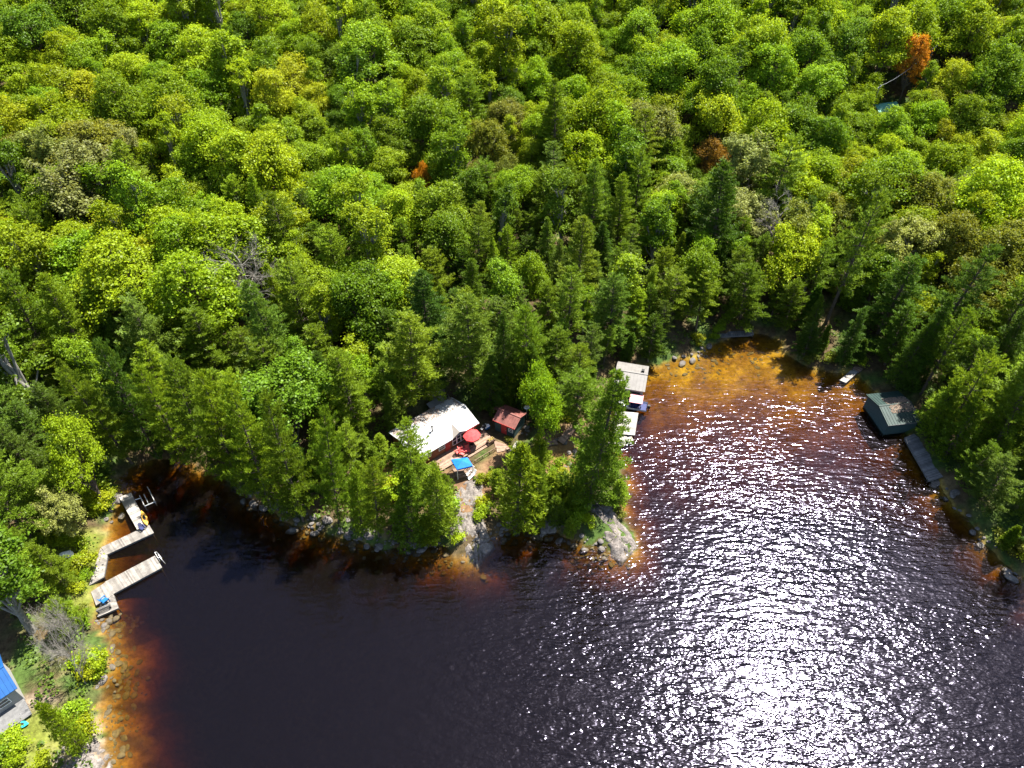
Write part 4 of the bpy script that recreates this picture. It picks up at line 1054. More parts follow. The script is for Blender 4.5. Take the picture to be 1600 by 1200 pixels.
# red chairs
def chair(name, label, cat, q, rz, m, group=None, s=1.0):
    t = thing(name, label, cat, q, rz, group); t.scale = (s, s, s)
    MB().box((0, .02, .36), (.56, .55, .05), 0, .12).build('seat', m, t)
    bk = MB()
    for k in range(5): bk.box((-.22 + .11 * k, .38, .72), (.095, .03, .85 - abs(k - 2) * .08), 0, -.35)
    bk.build('backrest', m, t)
    for sx in (-.31, .31):
        MB().box((sx, .05, .58), (.12, .72, .035)).build('armrest', m, t)
        MB().box((sx, -.24, .28), (.07, .09, .56)).build('leg', m, t)
        MB().box((sx, .3, .26), (.07, .09, .55), 0, .2).build('leg', m, t)
    return t
for k, (x, y, a, w) in enumerate(((715.5, 709, 2.2, 'front left'), (719, 702.5, 3.6, 'back left'), (728, 699, 5.0, 'back right, nearest the umbrella'), (731, 706, .3, 'front right'), (723, 711, 1.2, 'nearest the blue gazebo'))):
    chair('deck_chair', 'red slatted deck chair, %s of the five on the deck' % w, 'chair', on_deck(x, y), a, M['redplastic'], 'red deck chairs')
tq = on_deck(724, 705)
tb = thing('side_table', 'small low red table between the red deck chairs', 'table', tq)
MB().tube((0, 0, .4), (0, 0, .45), .36, .36, 10).build('tabletop', M['redplastic'], tb)
for k in range(3): MB().tube((.25 * math.cos(2.1 * k), .25 * math.sin(2.1 * k), 0), (.15 * math.cos(2.1 * k), .15 * math.sin(2.1 * k), .4), .03).build('leg', M['redplastic'], tb)
# planter
pq = on_deck(767, 690)
pl = thing('planter_box', 'wooden planter with straw-coloured plants at the deck corner', 'planter', pq, CA)
for a, b in (((-.6, -.35), (.6, -.29)), ((-.6, .29), (.6, .35)), ((-.6, -.29), (-.54, .29)), ((.54, -.29), (.6, .29))): MB().span((*a, 0), (*b, .5)).build('side_board', M['deck'], pl)
rgp = np.random.default_rng(3)
pp = rgp.uniform(-1, 1, (160, 3)) * np.array([.5, .26, .2]) + np.array([0, 0, .6])
v, f = cards(pp, rnd_unit(rgp, 160), rnd_unit(rgp, 160), np.full(160, .28), np.full(160, .08))
link('plants', mesh_np('plants', v, f, M['straw']), pl)
# barbecue and cooler by the cabin corner
bq = on_deck(756, 672)
bb = thing('barbecue', 'dark barbecue at the right corner of the white-roofed cabin', 'barbecue', bq, CA + .3)
MB().box((0, 0, .78), (.7, .5, .22)).build('firebox', M['black'], bb)
hd = MB(); hd.add([(-.35, -.25, .9), (.35, -.25, .9), (.35, .25, .9), (-.35, .25, .9), (-.33, -.1, 1.15), (.33, -.1, 1.15), (.33, .18, 1.15), (-.33, .18, 1.15)], [(3, 2, 1, 0), (4, 5, 6, 7), (0, 1, 5, 4), (1, 2, 6, 5), (2, 3, 7, 6), (3, 0, 4, 7)])
hd.build('lid', M['black'], bb)
for sx in (-.3, .3):
    for sy in (-.2, .2): MB().span((sx - .03, sy - .03, 0), (sx + .03, sy + .03, .67)).build('leg', M['metal'], bb)
for sx in (-.55, .55): MB().box((sx, 0, .82), (.38, .4, .04)).build('side_shelf', M['metal'], bb)
cq = on_deck(761, 669)
cl_ = thing('cooler', 'blue cooler with a white lid between cabin and shed', 'cooler', (cq[0], cq[1], DZ), CA)
MB().box((0, 0, .22), (.85, .5, .44)).build('body', M['blueplastic'], cl_); MB().box((0, 0, .48), (.89, .54, .07)).build('lid', M['whiteplastic'], cl_)
# blue gazebo
gzq = [P(x, y, 4.95) for x, y in ((705, 717.7), (730.5, 714.7), (738.7, 727.5), (714, 733.5))]
cen = sum(gzq) / 4
GZB = gz(cen[0], cen[1])
GP = max(GZB, 0) + .9
gb = thing('gazebo', 'square blue-canopied gazebo at the front corner of the deck', 'gazebo', (0, 0, 0))
cp = MB(); top = cen + np.array([0, 0, .55])
cp.add([top] + gzq, [(0, 2, 1), (0, 3, 2), (0, 4, 3), (0, 1, 4)]).build('canopy', M['bluecloth'], gb)
vl = MB(); lowq = [q - np.array([0, 0, .3]) for q in gzq]
vl.add(gzq + lowq, [(k, (k + 1) % 4, 4 + (k + 1) % 4, 4 + k) for k in range(4)]).build('valance', M['bluecloth'], gb)
for q in gzq:
    w = q + (cen - q) * .04
    MB().tube((w[0], w[1], GZB - .6), (w[0], w[1], w[2] - .02), .05).build('post', M['trimwhite'], gb)
fl = [np.array([q[0], q[1], 2.75]) + (np.array([cen[0], cen[1], 2.75]) - np.array([q[0], q[1], 2.75])) * .03 for q in gzq]
planks(fl[3], fl[2], fl[1], fl[0], 16).build('floor_boards', M['deck'], gb, kind='stuff')
for i, j in ((1, 2), (2, 3)):
    a, b = fl[i], fl[j]; e = b - a
    for h in (.45, .9): MB().box((a + b) / 2 + np.array([0, 0, h]), (np.linalg.norm(e) - .15, .06, .08), math.atan2(e[1], e[0])).build('rail', M['deck'], gb)
    for s in np.linspace(.15, .85, 5): q = a + e * s; MB().box(q + np.array([0, 0, .45]), (.05, .05, .8), math.atan2(e[1], e[0])).build('baluster', M['deck'], gb)
sk = P(733, 738, 2.9)
for k, (dx, dy, w) in enumerate(((0, 0, 'upper'), (.35, -.7, 'lower'))):
    st = thing('folded_chairs', '%s of the two pale folded lounge chairs beside the blue gazebo' % w, 'chair', (sk[0] + dx, sk[1] + dy, max(gz(sk[0] + dx, sk[1] + dy), .2)), .8, 'folded lounge chairs')
    MB().box((0, 0, .35), (1.3, .5, .05), 0, 0, -.25).build('seat', M['whiteplastic'], st); MB().box((.75, 0, .75), (.7, .5, .05), 0, 0, -1.0).build('backrest', M['whiteplastic'], st)
    for sx in (-.5, .4):
        for sy in (-.2, .2): MB().span((sx - .03, sy - .03, 0), (sx + .03, sy + .03, .33 - .1 * (sx < 0))).build('leg', M['metal'], st)

# ------------------------------------------------------------------ red-roofed shed
ZS, ZSR = 5.05, 5.85
F0, F1 = P(769.5, 656, ZS), P(804.5, 670.5, ZS)
SL, SA, SU, SV = frame_of(F0, F1)
yr = loc(P(818, 654, ZSR), F1, SU, SV)[1]
sh = thing('shed', 'small dark green shed with a red metal roof right of the cabin', 'shed', (F1[0], F1[1], 0), SA)
gable(sh, -SL, 0, 0, 2 * yr, ZS, ZSR, yr, M['roofred'], None, .08, .45)
wall_box(sh, -SL + .25, -.25, .3, 2 * yr - .3, PADZ - .3, ZS, M['sidinggreen'], yr, ZSR - .14)
MB().box((-SL / 2, -.03, ZS - .08), (SL, .05, .14)).build('fascia', M['trimred'], sh)
d_ = MB().box((-SL / 2 - .1, .26, PADZ + 1.05), (.95, .07, 2.0)).build('door', M['trimred'], sh)
MB().tube((-SL / 2 + .25, .14, PADZ + 1.0), (-SL / 2 + .25, .22, PADZ + 1.0), .04).build('handle', M['metal'], d_)
window(sh, -.9, PADZ + 1.4, .7, .7, .29, M['trimwhite'])
q = MB().slab([(-SL - 1.3, yr + .3, ZS - .25), (-SL + .2, yr + .3, ZS - .02), (-SL + .2, 2 * yr, ZS - .02), (-SL - 1.3, 2 * yr, ZS - .25)], .06); q.build('lean_to_roof', M['roofred'], sh)
for y in (yr + .4, 2 * yr - .1): MB().span((-SL - 1.2, y - .05, PADZ - .2), (-SL - 1.1, y + .05, ZS - .3)).build('lean_to_post', M['darkwood'], sh)
# white dish on a pole
sq = P(823, 636, 5.2); sz = gz(sq[0], sq[1])
ds = thing('satellite_dish', 'white satellite dish behind the right end of the red-roofed shed', 'dish', (sq[0], sq[1], sz))
MB().tube((0, 0, 0), (0, 0, 5.2 - sz), .04).build('pole', M['metal'], ds)
bw_ = MB(); n = 12
vv = [(0, .1, 5.2 - sz)]; ff = []
for r_, y_ in ((.25, .06), (.5, -.08)):
    for k in range(n): vv.append((r_ * math.cos(2 * math.pi * k / n), y_, 5.2 - sz + r_ * math.sin(2 * math.pi * k / n)))
ff = [(0, 1 + k, 1 + (k + 1) % n) for k in range(n)] + [(1 + k, 13 + k, 13 + (k + 1) % n, 1 + (k + 1) % n) for k in range(n)]
bw_.add(vv, ff).build('bowl', M['whiteplastic'], ds)
MB().tube((0, .05, 5.0 - sz), (0, -.5, 5.1 - sz), .02).build('arm', M['metal'], ds)
# wood shelter behind the cabin
wq = P(684, 632, 5.0); wz = PADZ + .3
ws = thing('woodshed', 'little grey-roofed lean-to behind the white-roofed cabin', 'woodshed', (wq[0], wq[1], wz), CA)
MB().slab([(-1.5, -1, 2.0), (1.5, -1, 2.0), (1.5, 1, 2.5), (-1.5, 1, 2.5)], .08).build('roof', M['roofgrey'], ws)
for sx in (-1.3, 1.3):
    for sy, h in ((-.85, 1.93), (.85, 2.36)): MB().span((sx - .06, sy - .06, -.4), (sx + .06, sy + .06, h)).build('post', M['darkwood'], ws)
lg = MB()
for k in range(7):
    for j in range(9): lg.tube((-1.1 + .28 * j, -.7, .15 + .25 * k), (-1.1 + .28 * j, .6, .15 + .25 * k), .12, .12, 5)
lg.build('firewood', M['siding'], ws, kind='stuff')
# plank path on the point
pt = thing('plank_path', 'pale plank path climbing from the boathouse dock towards the shed', 'path', (0, 0, 0))
for k, qd in enumerate((((871, 690), (880, 696), (906, 664), (899, 658)), ((846, 694), (850, 700), (872, 696), (868, 689)))):
    pts = []
    for x, y in qd:
        w = at(x, y); pts.append((w[0], w[1], w[2] + .35))
    planks(*pts, 22 if k == 0 else 14).build('plank_run', M['deck'], pt, kind='stuff')
    for a, b in ((0, 3), (1, 2)):
        pa, pb = np.array(pts[a]), np.array(pts[b]); e = pb - pa
        MB().tube(pa - np.array([0, 0, .16]), pb - np.array([0, 0, .16]), .09).build('bearer', M['darkwood'], pt)
lgq = at(838, 690); lge = at(852, 668)
MB_ = MB().tube((lgq[0], lgq[1], lgq[2] + .2), (lge[0], lge[1], lge[2] + .35), .2, .15, 8).build('fallen_log', M['straw']); tag(MB_, 'yellowish log lying at the foot of the bright tree', 'log')

# ------------------------------------------------------------------ boathouse, boat, docks on the point
ZB = 2.9
A0, A1 = P(957, 604, ZB), P(1007.7, 612.5, ZB)
BL, BA, BU, BV = frame_of(A0, A1)
bd = loc(P(1017.6, 573, ZB), A1, BU, BV)[1]
bh = thing('boathouse', 'boathouse with a wide pale grey roof at the mouth of the bay', 'boathouse', (A1[0], A1[1], 0), BA)
gable(bh, -BL, 0, 0, bd, ZB, ZB + 1.0, bd / 2, M['roofgrey'], None, .1, .6)
wall_box(bh, -BL + .3, -.3, .35, bd - .3, -.6, ZB, M['sidinggrey'], bd / 2, ZB + .85)
MB().box((-BL / 2, .30, 1.15), (BL - 1.6, .06, 2.2)).build('dark_boat_opening', M['black'], bh)  # black panel standing in for the darkness of the open boat bay
MB().box((-.9, bd * .62, ZB + .98), (.5, .5, .5)).build('roof_vent', M['black'], bh)
def boat(name, label, q, rz, Lb=5.2, Wb=2.1, hull=None, inner=None, canopy=None):
    t = thing(name, label, 'boat', q, rz)
    n = 10; vs_ = []; fs = []
    for k in range(n + 1):
        s = k / n; x = -Lb / 2 + Lb * s
        w = Wb / 2 * (1 if s < .55 else math.cos((s - .55) / .45 * 1.45)); w = max(w, .04)
        z = .55 + .2 * s * s
        for y, zz in ((-w, z), (-w * .82, 0), (0, -.28 + .3 * s ** 3), (w * .82, 0), (w, z)): vs_.append((x, y, zz))
    for k in range(n):
        for j in range(4): fs.append((k * 5 + j, k * 5 + j + 1, k * 5 + 6 + j, k * 5 + 5 + j))
    fs.append((0, 1, 2, 3, 4))
    MB().add(vs_, fs).build('hull', hull or M['hull'], t)
    MB().slab([(-Lb / 2 + .1, -Wb * .42, .22), (Lb * .1, -Wb * .42, .22), (Lb * .1, Wb * .42, .22), (-Lb / 2 + .1, Wb * .42, .22)], .05).build('floor', inner or M['navy'], t)
    dk_ = MB(); ix = range(int(n * .62), n + 1)
    top_ = [vs_[k * 5 + 4] for k in ix] + [vs_[k * 5] for k in reversed(list(ix))]
    dk_.add([(a, b, c + .01) for a, b, c in top_], [tuple(range(len(top_) - 1, -1, -1))]).build('foredeck', hull or M['hull'], t)
    for x in (-1.3, -.1):
        for y in (-.5, .5):
            s_ = MB().box((x, y, .42), (.5, .5, .3)).build('seat', inner or M['navy'], t); MB().box((x - .25, y, .72), (.1, .48, .45)).build('seat_back', inner or M['navy'], s_)
    MB().box((.75, 0, .95), (.05, Wb * .75, .4), 0, 0, -.5).build('windscreen', M['glass'], t)
    mo = MB().box((-Lb / 2 - .25, 0, .55), (.45, .4, .65)).build('outboard_motor', M['black'], t)
    MB().box((-Lb / 2 - .25, 0, -.05), (.16, .1, .8)).build('shaft', M['black'], mo)
    if canopy:
        cv = MB(); vv = []; m_ = 6
        for k in range(m_ + 1):
            y = -Wb * .5 + Wb * k / m_; zz = 1.95 + .22 * math.cos(math.pi * (k / m_ - .5))
            vv += [(-1.7, y, zz), (.5, y, zz), (-1.7, y, zz - .03), (.5, y, zz - .03)]
        ff = []
        for k in range(m_): b0 = 4 * k; ff += [(b0, b0 + 1, b0 + 5, b0 + 4), (b0 + 2, b0 + 6, b0 + 7, b0 + 3), (b0, b0 + 4, b0 + 6, b0 + 2), (b0 + 1, b0 + 3, b0 + 7, b0 + 5)]
        co = cv.add(vv, ff).build('bimini_top', canopy, t)
        for x in (-1.6, .4):
            for y in (-1, 1): MB().tube((x * .6, y * Wb * .48, .6), (x, y * Wb * .48, 1.95), .02).build('hoop', M['metal'], co)
    return t
bq = P(987, 634, .2)
boat('motor_boat', 'motor boat with a faded pink canopy moored beside the grey boathouse', (bq[0], bq[1], .12), BA + math.pi, canopy=M['pinkcloth'])
d1 = thing('white_dock', 'pale dock below the motor boat, half hidden by the tall pine', 'dock', (0, 0, 0))
dock_section(d1, ((958, 677), (992, 680), (997.5, 645), (962, 642)), .5, m=M['dockwhite'])
d2 = thing('shore_dock', 'small pale dock at the foot of the tall pine, nearest the point', 'dock', (0, 0, 0))
dock_section(d2, ((950, 694), (976, 697), (980, 682), (955, 680)), .42, m=M['dockwhite'])
w = P(984, 684, .6)
cf = thing('swim_float', 'small floating platform tied beside the pale shore dock', 'float', (w[0], w[1], .12), .3)
MB().box((0, 0, .12), (1.1, .9, .08)).build('deck', M['dockwhite'], cf)
for sy in (-.3, .3): MB().tube((-.55, sy, 0), (.55, sy, 0), .14, None, 8).build('pontoon', M['black'], cf)
w = P(970, 690, .42)
chair('dock_chair', 'white chair on the small pale dock under the tall pine', 'chair', w, 2.5, M['whiteplastic'])

# ------------------------------------------------------------------ left bank docks
ldk = thing('l_shaped_dock', 'weathered L-shaped dock with a yellow kayak on the left bank', 'dock', (0, 0, 0))
dock_section(ldk, ((186, 777), (204.5, 769.5), (231, 821), (215, 829)), .55, 'outer_boards', M['dockwhite'])
dock_section(ldk, ((240.5, 832.5), (233, 820), (158, 855), (166, 867)), .5, 'walkway_boards')
dock_section(ldk, ((157, 856), (168, 868), (162, 902), (139, 915)), .45, 'shore_boards')
sdk = thing('straight_dock', 'straight grey dock with a square platform on the left bank', 'dock', (0, 0, 0))
dock_section(sdk, ((242, 868), (253.5, 886.5), (177, 928), (164, 909)), .5, 'dock_boards')
dock_section(sdk, ((164, 909.5), (177.5, 929), (185, 950), (152, 964)), .46, 'platform_boards')
dock_section(sdk, ((164, 910), (177, 929), (150, 946), (142, 925)), .455 + .06, 'ramp_boards', posts=False)
def rail_obj(name, label, cat, pts, r=.03, m='metal', group=None):
    t = thing(name, label, cat, (0, 0, 0), 0, group)
    for nm, a, b in pts: MB().tube(a, b, r).build(nm, M[m], t)
    return t
a, b = P(245, 868.5, .55), P(250, 877, .55)
rail_obj('swim_ladder', 'white swim ladder at the end of the straight dock', 'ladder', [('side_rail', a, a + [0, 0, .9]), ('side_rail', b, b + [0, 0, .9]), ('rung', a + [0, 0, .85], b + [0, 0, .85]), ('side_rail', a + [.25, .05, .9], a + [.45, .1, -.8]), ('side_rail', b + [.25, .05, .9], b + [.45, .1, -.8]), ('rung', a + [.3, .05, .4], b + [.3, .05, .4]), ('rung', a + [.36, .05, .1], b + [.36, .05, .1]), ('rung', a + [0, 0, .9], a + [.25, .05, .9]), ('rung', b + [0, 0, .9], b + [.25, .05, .9])], .03, 'trimwhite')
fr = [P(x, y, .35) for x, y in ((220, 778), (226, 791), (242, 784), (232, 764))]
rail_obj('boat_lift', 'pale metal boat lift frame beside the L-shaped dock', 'boat lift', [('beam', fr[0], fr[1]), ('beam', fr[1], fr[2]), ('beam', fr[3], fr[2]), ('beam', (fr[0] * .6 + fr[3] * .4), (fr[1] * .6 + fr[2] * .4)), ('post', fr[0] - [0, 0, 1], fr[0] + [0, 0, .5]), ('post', fr[1] - [0, 0, 1], fr[1] + [0, 0, .5]), ('post', fr[2] - [0, 0, 1], fr[2] + [0, 0, .5]), ('post', fr[3] - [0, 0, 1], fr[3] + [0, 0, .5]), ('gangway', P(211, 781, .5), fr[0])], .07, 'metal')
def kayak(label, q, rz, m, Lk=2.6, Wk=.75):
    t = thing('kayak', label, 'kayak', q, rz)
    n = 12; vs_ = []; fs = []
    for k in range(n + 1):
        s = k / n * 2 - 1; w = Wk / 2 * (1 - abs(s) ** 2.2) + .02; r = .1 * abs(s) ** 3
        for j in range(8):
            th = 2 * math.pi * j / 8; vs_.append((Lk / 2 * s, w * math.cos(th), .17 + r + .16 * (1 - .5 * abs(s)) * math.sin(th)))
    for k in range(n):
        for j in range(8): fs.append((k * 8 + j, k * 8 + (j + 1) % 8, k * 8 + 8 + (j + 1) % 8, k * 8 + 8 + j))
    fs += [tuple(range(7, -1, -1)), tuple(range(n * 8, n * 8 + 8))]
    h = MB().add(vs_, fs).build('hull', m, t, True)
    ck = MB(); vv = [(.5 * math.cos(2 * math.pi * k / 12), .2 * math.sin(2 * math.pi * k / 12), .345) for k in range(12)]
    ck.slab(vv, .05).build('cockpit', M['black'], t)
    return t
ka, kb = P(222, 800, .6), P(231, 822, .6)
km = (ka + kb) / 2
kayak('yellow kayak lying on the outer edge of the L-shaped dock', km, math.atan2(*(kb - ka)[[1, 0]]), M['yellowplastic'], float(np.linalg.norm(kb - ka)) * 1.05)
w = P(224, 827, .5)
chair('dock_chair', 'dark folding chair at the corner of the L-shaped dock', 'chair', w, 1.0, M['navy'])
w = P(166, 940, .52)
chair('dock_chair', 'blue chair on the platform of the straight dock', 'chair', w, 2.6, M['blueplastic'], None, 1.25)
w = P(164, 952, .52)
bn = thing('dock_bench', 'dark slatted bench on the platform of the straight dock', 'bench', w, .55)
for k in range(3): MB().box((0, -.2 + .2 * k, .42), (1.7, .14, .05)).build('seat_slat', M['greywood'], bn)
for k in range(2): MB().box((0, -.34, .65 + .2 * k), (1.7, .04, .14)).build('back_slat', M['dockwhite'], bn)
for sx in (-.75, .75): MB().box((sx, 0, .2), (.07, .55, .4)).build('leg', M['black'], bn); MB().box((sx, -.32, .6), (.07, .06, .5)).build('back_post', M['black'], bn)
w = at(105, 868)
bx = link('boulder', BM[2], None, (w[0], w[1], w[2] + .25)); bx.scale = (.9, .7, .6); bx.data = BM[2].copy(); bx.data.materials.clear(); bx.data.materials.append(M['trimwhite']); tag(bx, 'single white boulder in the grass above the docks', 'boulder')

# ------------------------------------------------------------------ blue-roofed building, bottom left
ZL = 5.2
b0, b1 = P(-70, 1140, ZL), P(27, 1075, ZL)
L2, A2, U2, V2 = frame_of(b0, b1)
bl = thing('blue_roofed_building', 'building with a bright blue metal roof in the bottom left corner', 'building', (b1[0], b1[1], 0), A2)
gable(bl, -L2, 0, 0, 6.0, ZL, ZL + 1.1, 3.0, M['roofblue'], None, .09, .5)
wall_box(bl, -L2 + .4, -.4, .4, 5.6, 1.6, ZL, M['sidinggrey'], 3.0, ZL + .95)
window(bl, -2.0, 3.8, 1.2, 1.1, .38, M['trimwhite'])
MB().span((-L2 + 1, -2.2, 2.35), (-.4, .35, 2.45)).build('porch_floor', M['greywood'], bl)
for x in (-L2 + 1.2, -3, -.6): MB().span((x - .06, -2.1, 1.5), (x + .06, -1.98, 2.34)).build('porch_post', M['greywood'], bl)
w = at(33, 1134)
kayak('small turquoise kayak on the grass in the bottom left corner', (w[0], w[1], w[2] + .05), .15, M['tealplastic'], 1.9, .9)

# ------------------------------------------------------------------ right shore
ZG = 2.6
G0, G1 = P(1388, 665, ZG), P(1440, 659, ZG)
GL, GA, GU, GV = frame_of(G0, G1)
yr = loc(P(1365.5, 635, ZG + .9), G0, GU, GV)
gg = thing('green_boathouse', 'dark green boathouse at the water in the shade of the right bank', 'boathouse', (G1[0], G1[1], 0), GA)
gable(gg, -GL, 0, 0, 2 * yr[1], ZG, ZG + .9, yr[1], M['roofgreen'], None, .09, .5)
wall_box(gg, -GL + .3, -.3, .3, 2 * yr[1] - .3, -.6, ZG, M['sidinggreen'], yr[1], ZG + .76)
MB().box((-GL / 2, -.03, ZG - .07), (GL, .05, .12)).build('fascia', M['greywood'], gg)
rgl = np.random.default_rng(8); nl = 900
lx = rgl.uniform(-GL * .72, -.2, nl); ly = rgl.uniform(yr[1] * .55, yr[1] * 1.5, nl)
lzz = ZG + .9 - np.abs(ly - yr[1]) / yr[1] * .9 + .05
v, f = cards(np.stack([lx, ly, lzz], 1), np.array([0, 0, 1.]) + rgl.normal(size=(nl, 3)) * .25, rgl.normal(size=(nl, 3)), np.full(nl, .28), np.full(nl, .2))
lt = link('fallen_leaves', mesh_np('fallen_leaves', v, f, M['dryleaf']), gg); lt['kind'] = 'stuff'
rd = thing('bank_dock', 'grey dock along the right bank below the green boathouse', 'dock', (0, 0, 0))
dock_section(rd, ((1413, 684), (1432, 676), (1478, 744), (1452, 752)), .6, m=M['greywood'])
fd = thing('float_dock', 'small pale floating dock at the shaded shore right of the bay', 'dock', (0, 0, 0))
dock_section(fd, ((1312, 594), (1322, 598), (1341, 581), (1331, 577)), .3, m=M['dockwhite'], posts=False)
dock_section(fd, ((1332, 576), (1343, 581), (1353, 573), (1341, 567)), .7, 'ramp_boards', M['deck'])
hd_ = thing('bay_dock', 'low grey dock in deep shade at the head of the bay', 'dock', (0, 0, 0))
dock_section(hd_, ((1116, 519), (1117, 526), (1178, 523), (1176, 516)), .6, m=M['greywood'])

# ------------------------------------------------------------------ teal roof and power line in the gap at top right
tq = at(1376, 184); tz = tq[2]
th_ = thing('teal_roofed_cabin', 'small cabin with a pale teal roof half hidden in the forest gap', 'cabin', (tq[0], tq[1], 0), .25)
gable(th_, -3, 3, -2.2, 2.2, tz + 2.6, tz + 3.5, 0, M['roofteal'])
wall_box(th_, -2.7, 2.7, -1.9, 1.9, tz - .8, tz + 2.6, M['sidinggrey'], 0, tz + 3.35)
poles = []
for k, (x, y, w) in enumerate(((1350, 205, 'nearest the teal roof'), (1432, 145, 'in the middle of the gap'), (1500, 82, 'farthest up the gap'))):
    q = at(x, y)
    t = thing('utility_pole', 'wooden utility pole in the forest gap, %s' % w, 'utility pole', (q[0], q[1], q[2]), .8, 'utility poles')
    MB().tube((0, 0, -1), (0, 0, 11), .16, .11, 8).build('shaft', M['greywood'], t); MB().box((0, 0, 10.4), (1.8, .12, .14)).build('crossarm', M['greywood'], t)
    for sx in (-.8, .8): MB().tube((sx, 0, 10.47), (sx, 0, 10.7), .05).build('insulator', M['trimwhite'], t)
    poles.append(q + np.array([0, 0, 10.7]))
for sx, wd in ((-.55, 'left'), (.55, 'right')):
    cu = MB()
    for a, b in zip(poles[:-1], poles[1:]):
        pr_ = None
        for k in range(13):
            s = k / 12; q = a + (b - a) * s + np.array([sx, sx, -1.2 * 4 * s * (1 - s)])
            if pr_ is not None: cu.tube(pr_, q, .014, None, 4)
            pr_ = q
    tag(cu.build('power_line', M['metal']), '%s of the two power lines strung along the forest gap' % wd, 'cable')

# ------------------------------------------------------------------ shrubs and undergrowth
def shrub_at(px, py, s, tint, label, wide=1.2):
    q = at(px, py); return add_tree('shrub', q[0], q[1], s, wide, tint, label, None, q[2])
shrub_at(752, 752, .5, 'yellow', 'yellow-brown shrub right below the blue gazebo')
shrub_at(766, 748, .6, 'yellow', 'yellow-orange shrub left of the young pine in front of the deck')
shrub_at(752, 806, .75, 'lime', 'lime-green bush beside the pale rock ramp')
shrub_at(754, 786, .6, 'yellow', 'yellow-green bush at the upper rock ramp')
shrub_at(845, 818, .7, 'lime', 'bright bush at the water right of the young pine')
shrub_at(716, 846, .6, 'lime', 'bright bush on the small granite shelf left of the ramp')
shrub_at(968, 808, .55, 'olive', 'low grassy shrub on the granite ledge')
shrub_at(795, 690, .4, 'olive', 'small shrub at the corner of the boardwalk')
shrub_at(855, 668, .8, 'lime', 'lime-green bush under the bright tree by the shed')
shrub_at(880, 655, .8, 'yellow', 'yellow-green bush above the plank path')
sh_lines = [([(862, 740), (872, 752), (884, 760)], 6, 'bush beside the plank path on the point'), ([(600, 770), (640, 745), (660, 740)], 7, 'bush on the bare soil left of the cabin'), ([(880, 800), (900, 790), (920, 800)], 6, 'bush at the foot of the tall pine'), ([(70, 830), (110, 850), (140, 850)], 7, 'bush on the grassy bank beside the L-shaped dock'), ([(120, 890), (140, 900), (110, 930)], 6, 'bush on the bank between the two docks'), ([(100, 950), (140, 960), (150, 990)], 6, 'bush below the straight dock'),
            ([(120, 1050), (150, 1040), (140, 1110)], 7, 'bush on the bank above the turquoise kayak'), ([(100, 1150), (150, 1165), (120, 1120)], 4, 'bush beside the sandy rock'), ([(-10, 1190), (30, 1170), (60, 1190)], 5, 'bush in the bottom left corner'), ([(160, 800), (170, 780), (150, 830)], 6, 'bush at the cove end of the L-shaped dock'),
            ([(860, 770), (880, 760), (900, 750)], 5, 'bush on the open part of the point'), ([(640, 820), (670, 840), (700, 800)], 6, 'bush among the shore pines left of the ramp'), ([(1500, 790), (1560, 850), (1600, 890)], 7, 'bush on the right bank near the frame edge'), ([(1030, 560), (1090, 545), (1130, 522)], 6, 'bush on the shaded bay shore'), ([(1240, 560), (1300, 570), (1340, 560)], 6, 'bush behind the small floating dock')]
for ln, n, lb in sh_lines:
    for k in range(n):
        t = random.uniform(0, len(ln) - 1.001); i = int(t)
        x = ln[i][0] + (ln[i + 1][0] - ln[i][0]) * (t - i) + random.gauss(0, 8); y = ln[i][1] + (ln[i + 1][1] - ln[i][1]) * (t - i) + random.gauss(0, 8)
        q = at(x, y)
        if float(sdist(np.array([q[0]]), np.array([q[1]]))[0]) < .6: continue
        tn = random.choice(['lime', 'green', 'lime', 'olive', 'yellow'])
        add_tree('shrub', q[0], q[1], random.uniform(.5, 1.0), random.uniform(1, 1.4), tn, TWORD[tn] + ' ' + lb, TWORD[tn] + ' ' + lb, q[2])
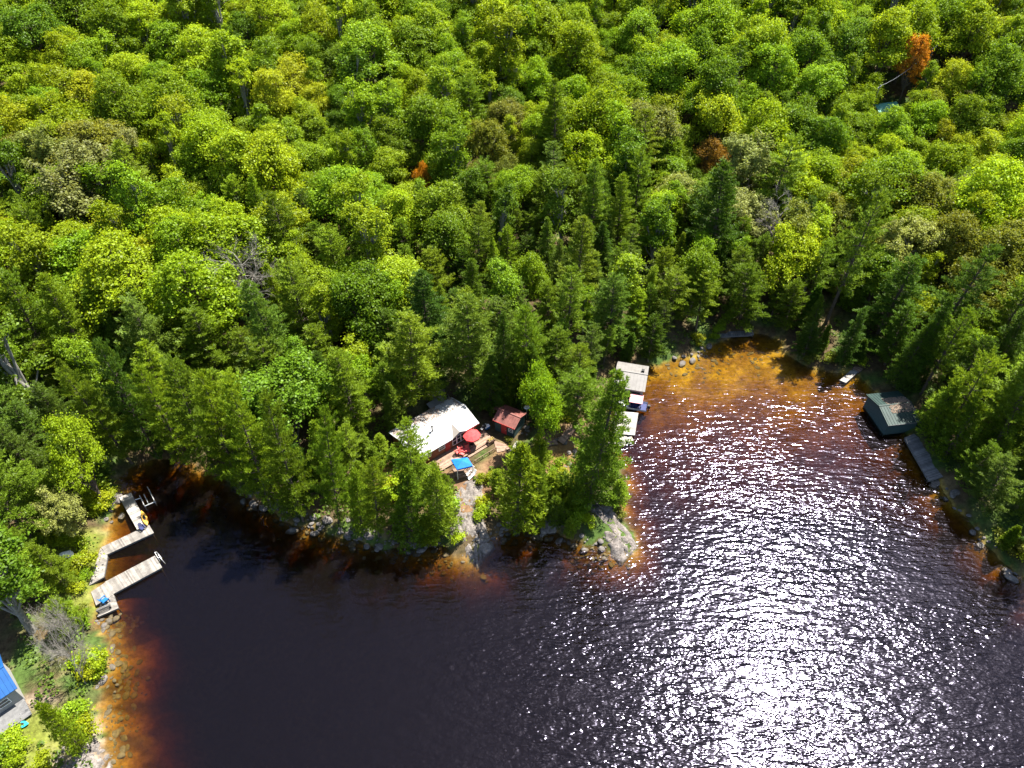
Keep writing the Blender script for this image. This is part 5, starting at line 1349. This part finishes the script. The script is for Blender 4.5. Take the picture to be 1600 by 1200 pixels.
def undergrowth():
    rg = np.random.default_rng(66); n = 22000
    x = rg.uniform(-165, 165, n); y = rg.uniform(15, 240, n); z = ground(x, y); d = sdist(x, y)
    px, py = proj(np.stack([x, y, z], -1))
    k = (d > 1.2) & (px > -60) & (px < 1660) & (py < 1230) & (py > -60) & ~inpoly(x, y, PAD) & ~inpoly(x, y, PAD2)
    for poly in CLEAR_PX[:4]: k &= ~inpoly(px, py, poly)
    k &= (fbm(x * .12, y * .12, 91, 3) > .34)
    c = np.stack([x, y, z], -1)[k]; m = 16
    pi = np.repeat(np.arange(len(c)), m); u = rnd_unit(rg, len(pi)); r = rg.uniform(.3, .9, len(c))[pi]
    p = c[pi] + u * r[:, None] * np.array([1, 1, .5]) + np.array([0, 0, .45])
    nr = u * .5 + np.array([0, 0, .8]); nr /= np.linalg.norm(nr, axis=1)[:, None]
    ln = rg.uniform(.25, .5, len(pi))
    v, f = cards(p, nr, rg.normal(size=u.shape), ln, ln * .7, .1)
    o = link('undergrowth', mesh_np('undergrowth', v, f, M['leaf'])); o.color = (.11, .18, .02, 1)
    tag(o, 'low green undergrowth covering the forest floor', 'undergrowth', kind='stuff')
undergrowth()

# ------------------------------------------------------------------ labels: number alike neighbours from left to right
bpy.context.view_layer.update()
_on = ['', 'first', 'second', 'third', 'fourth', 'fifth', 'sixth', 'seventh', 'eighth', 'ninth', 'tenth', 'eleventh', 'twelfth', 'thirteenth', 'fourteenth', 'fifteenth', 'sixteenth', 'seventeenth', 'eighteenth', 'nineteenth']
def ordinal(n):
    if n < 20: return _on[n]
    t, u = divmod(n, 10)
    return ('twentieth', 'thirtieth', 'fortieth', 'fiftieth', 'sixtieth')[t - 2] if u == 0 else ('twenty', 'thirty', 'forty', 'fifty', 'sixty')[t - 2] + '-' + _on[u]
groups = {}
for o in list(scene.objects):
    if o.parent is None and 'label' in o and 'kind' not in o and o['category'] not in ('chair', 'utility pole'): groups.setdefault(o['label'], []).append(o)
for lb, os_ in groups.items():
    if len(os_) < 2: continue
    os_.sort(key=lambda o: proj(np.array(o.location) + np.array([0, 0, 5]))[0])
    n = len(os_)
    for k, o in enumerate(os_):
        if k == 0: w = 'leftmost'
        elif k == n - 1: w = 'rightmost'
        elif k <= n // 2: w = ordinal(k + 1) + ' from left'
        else: w = ordinal(n - k) + ' from right'
        o['label'] = w + ', ' + lb
print('TREES', COUNT, sum(COUNT.values()))
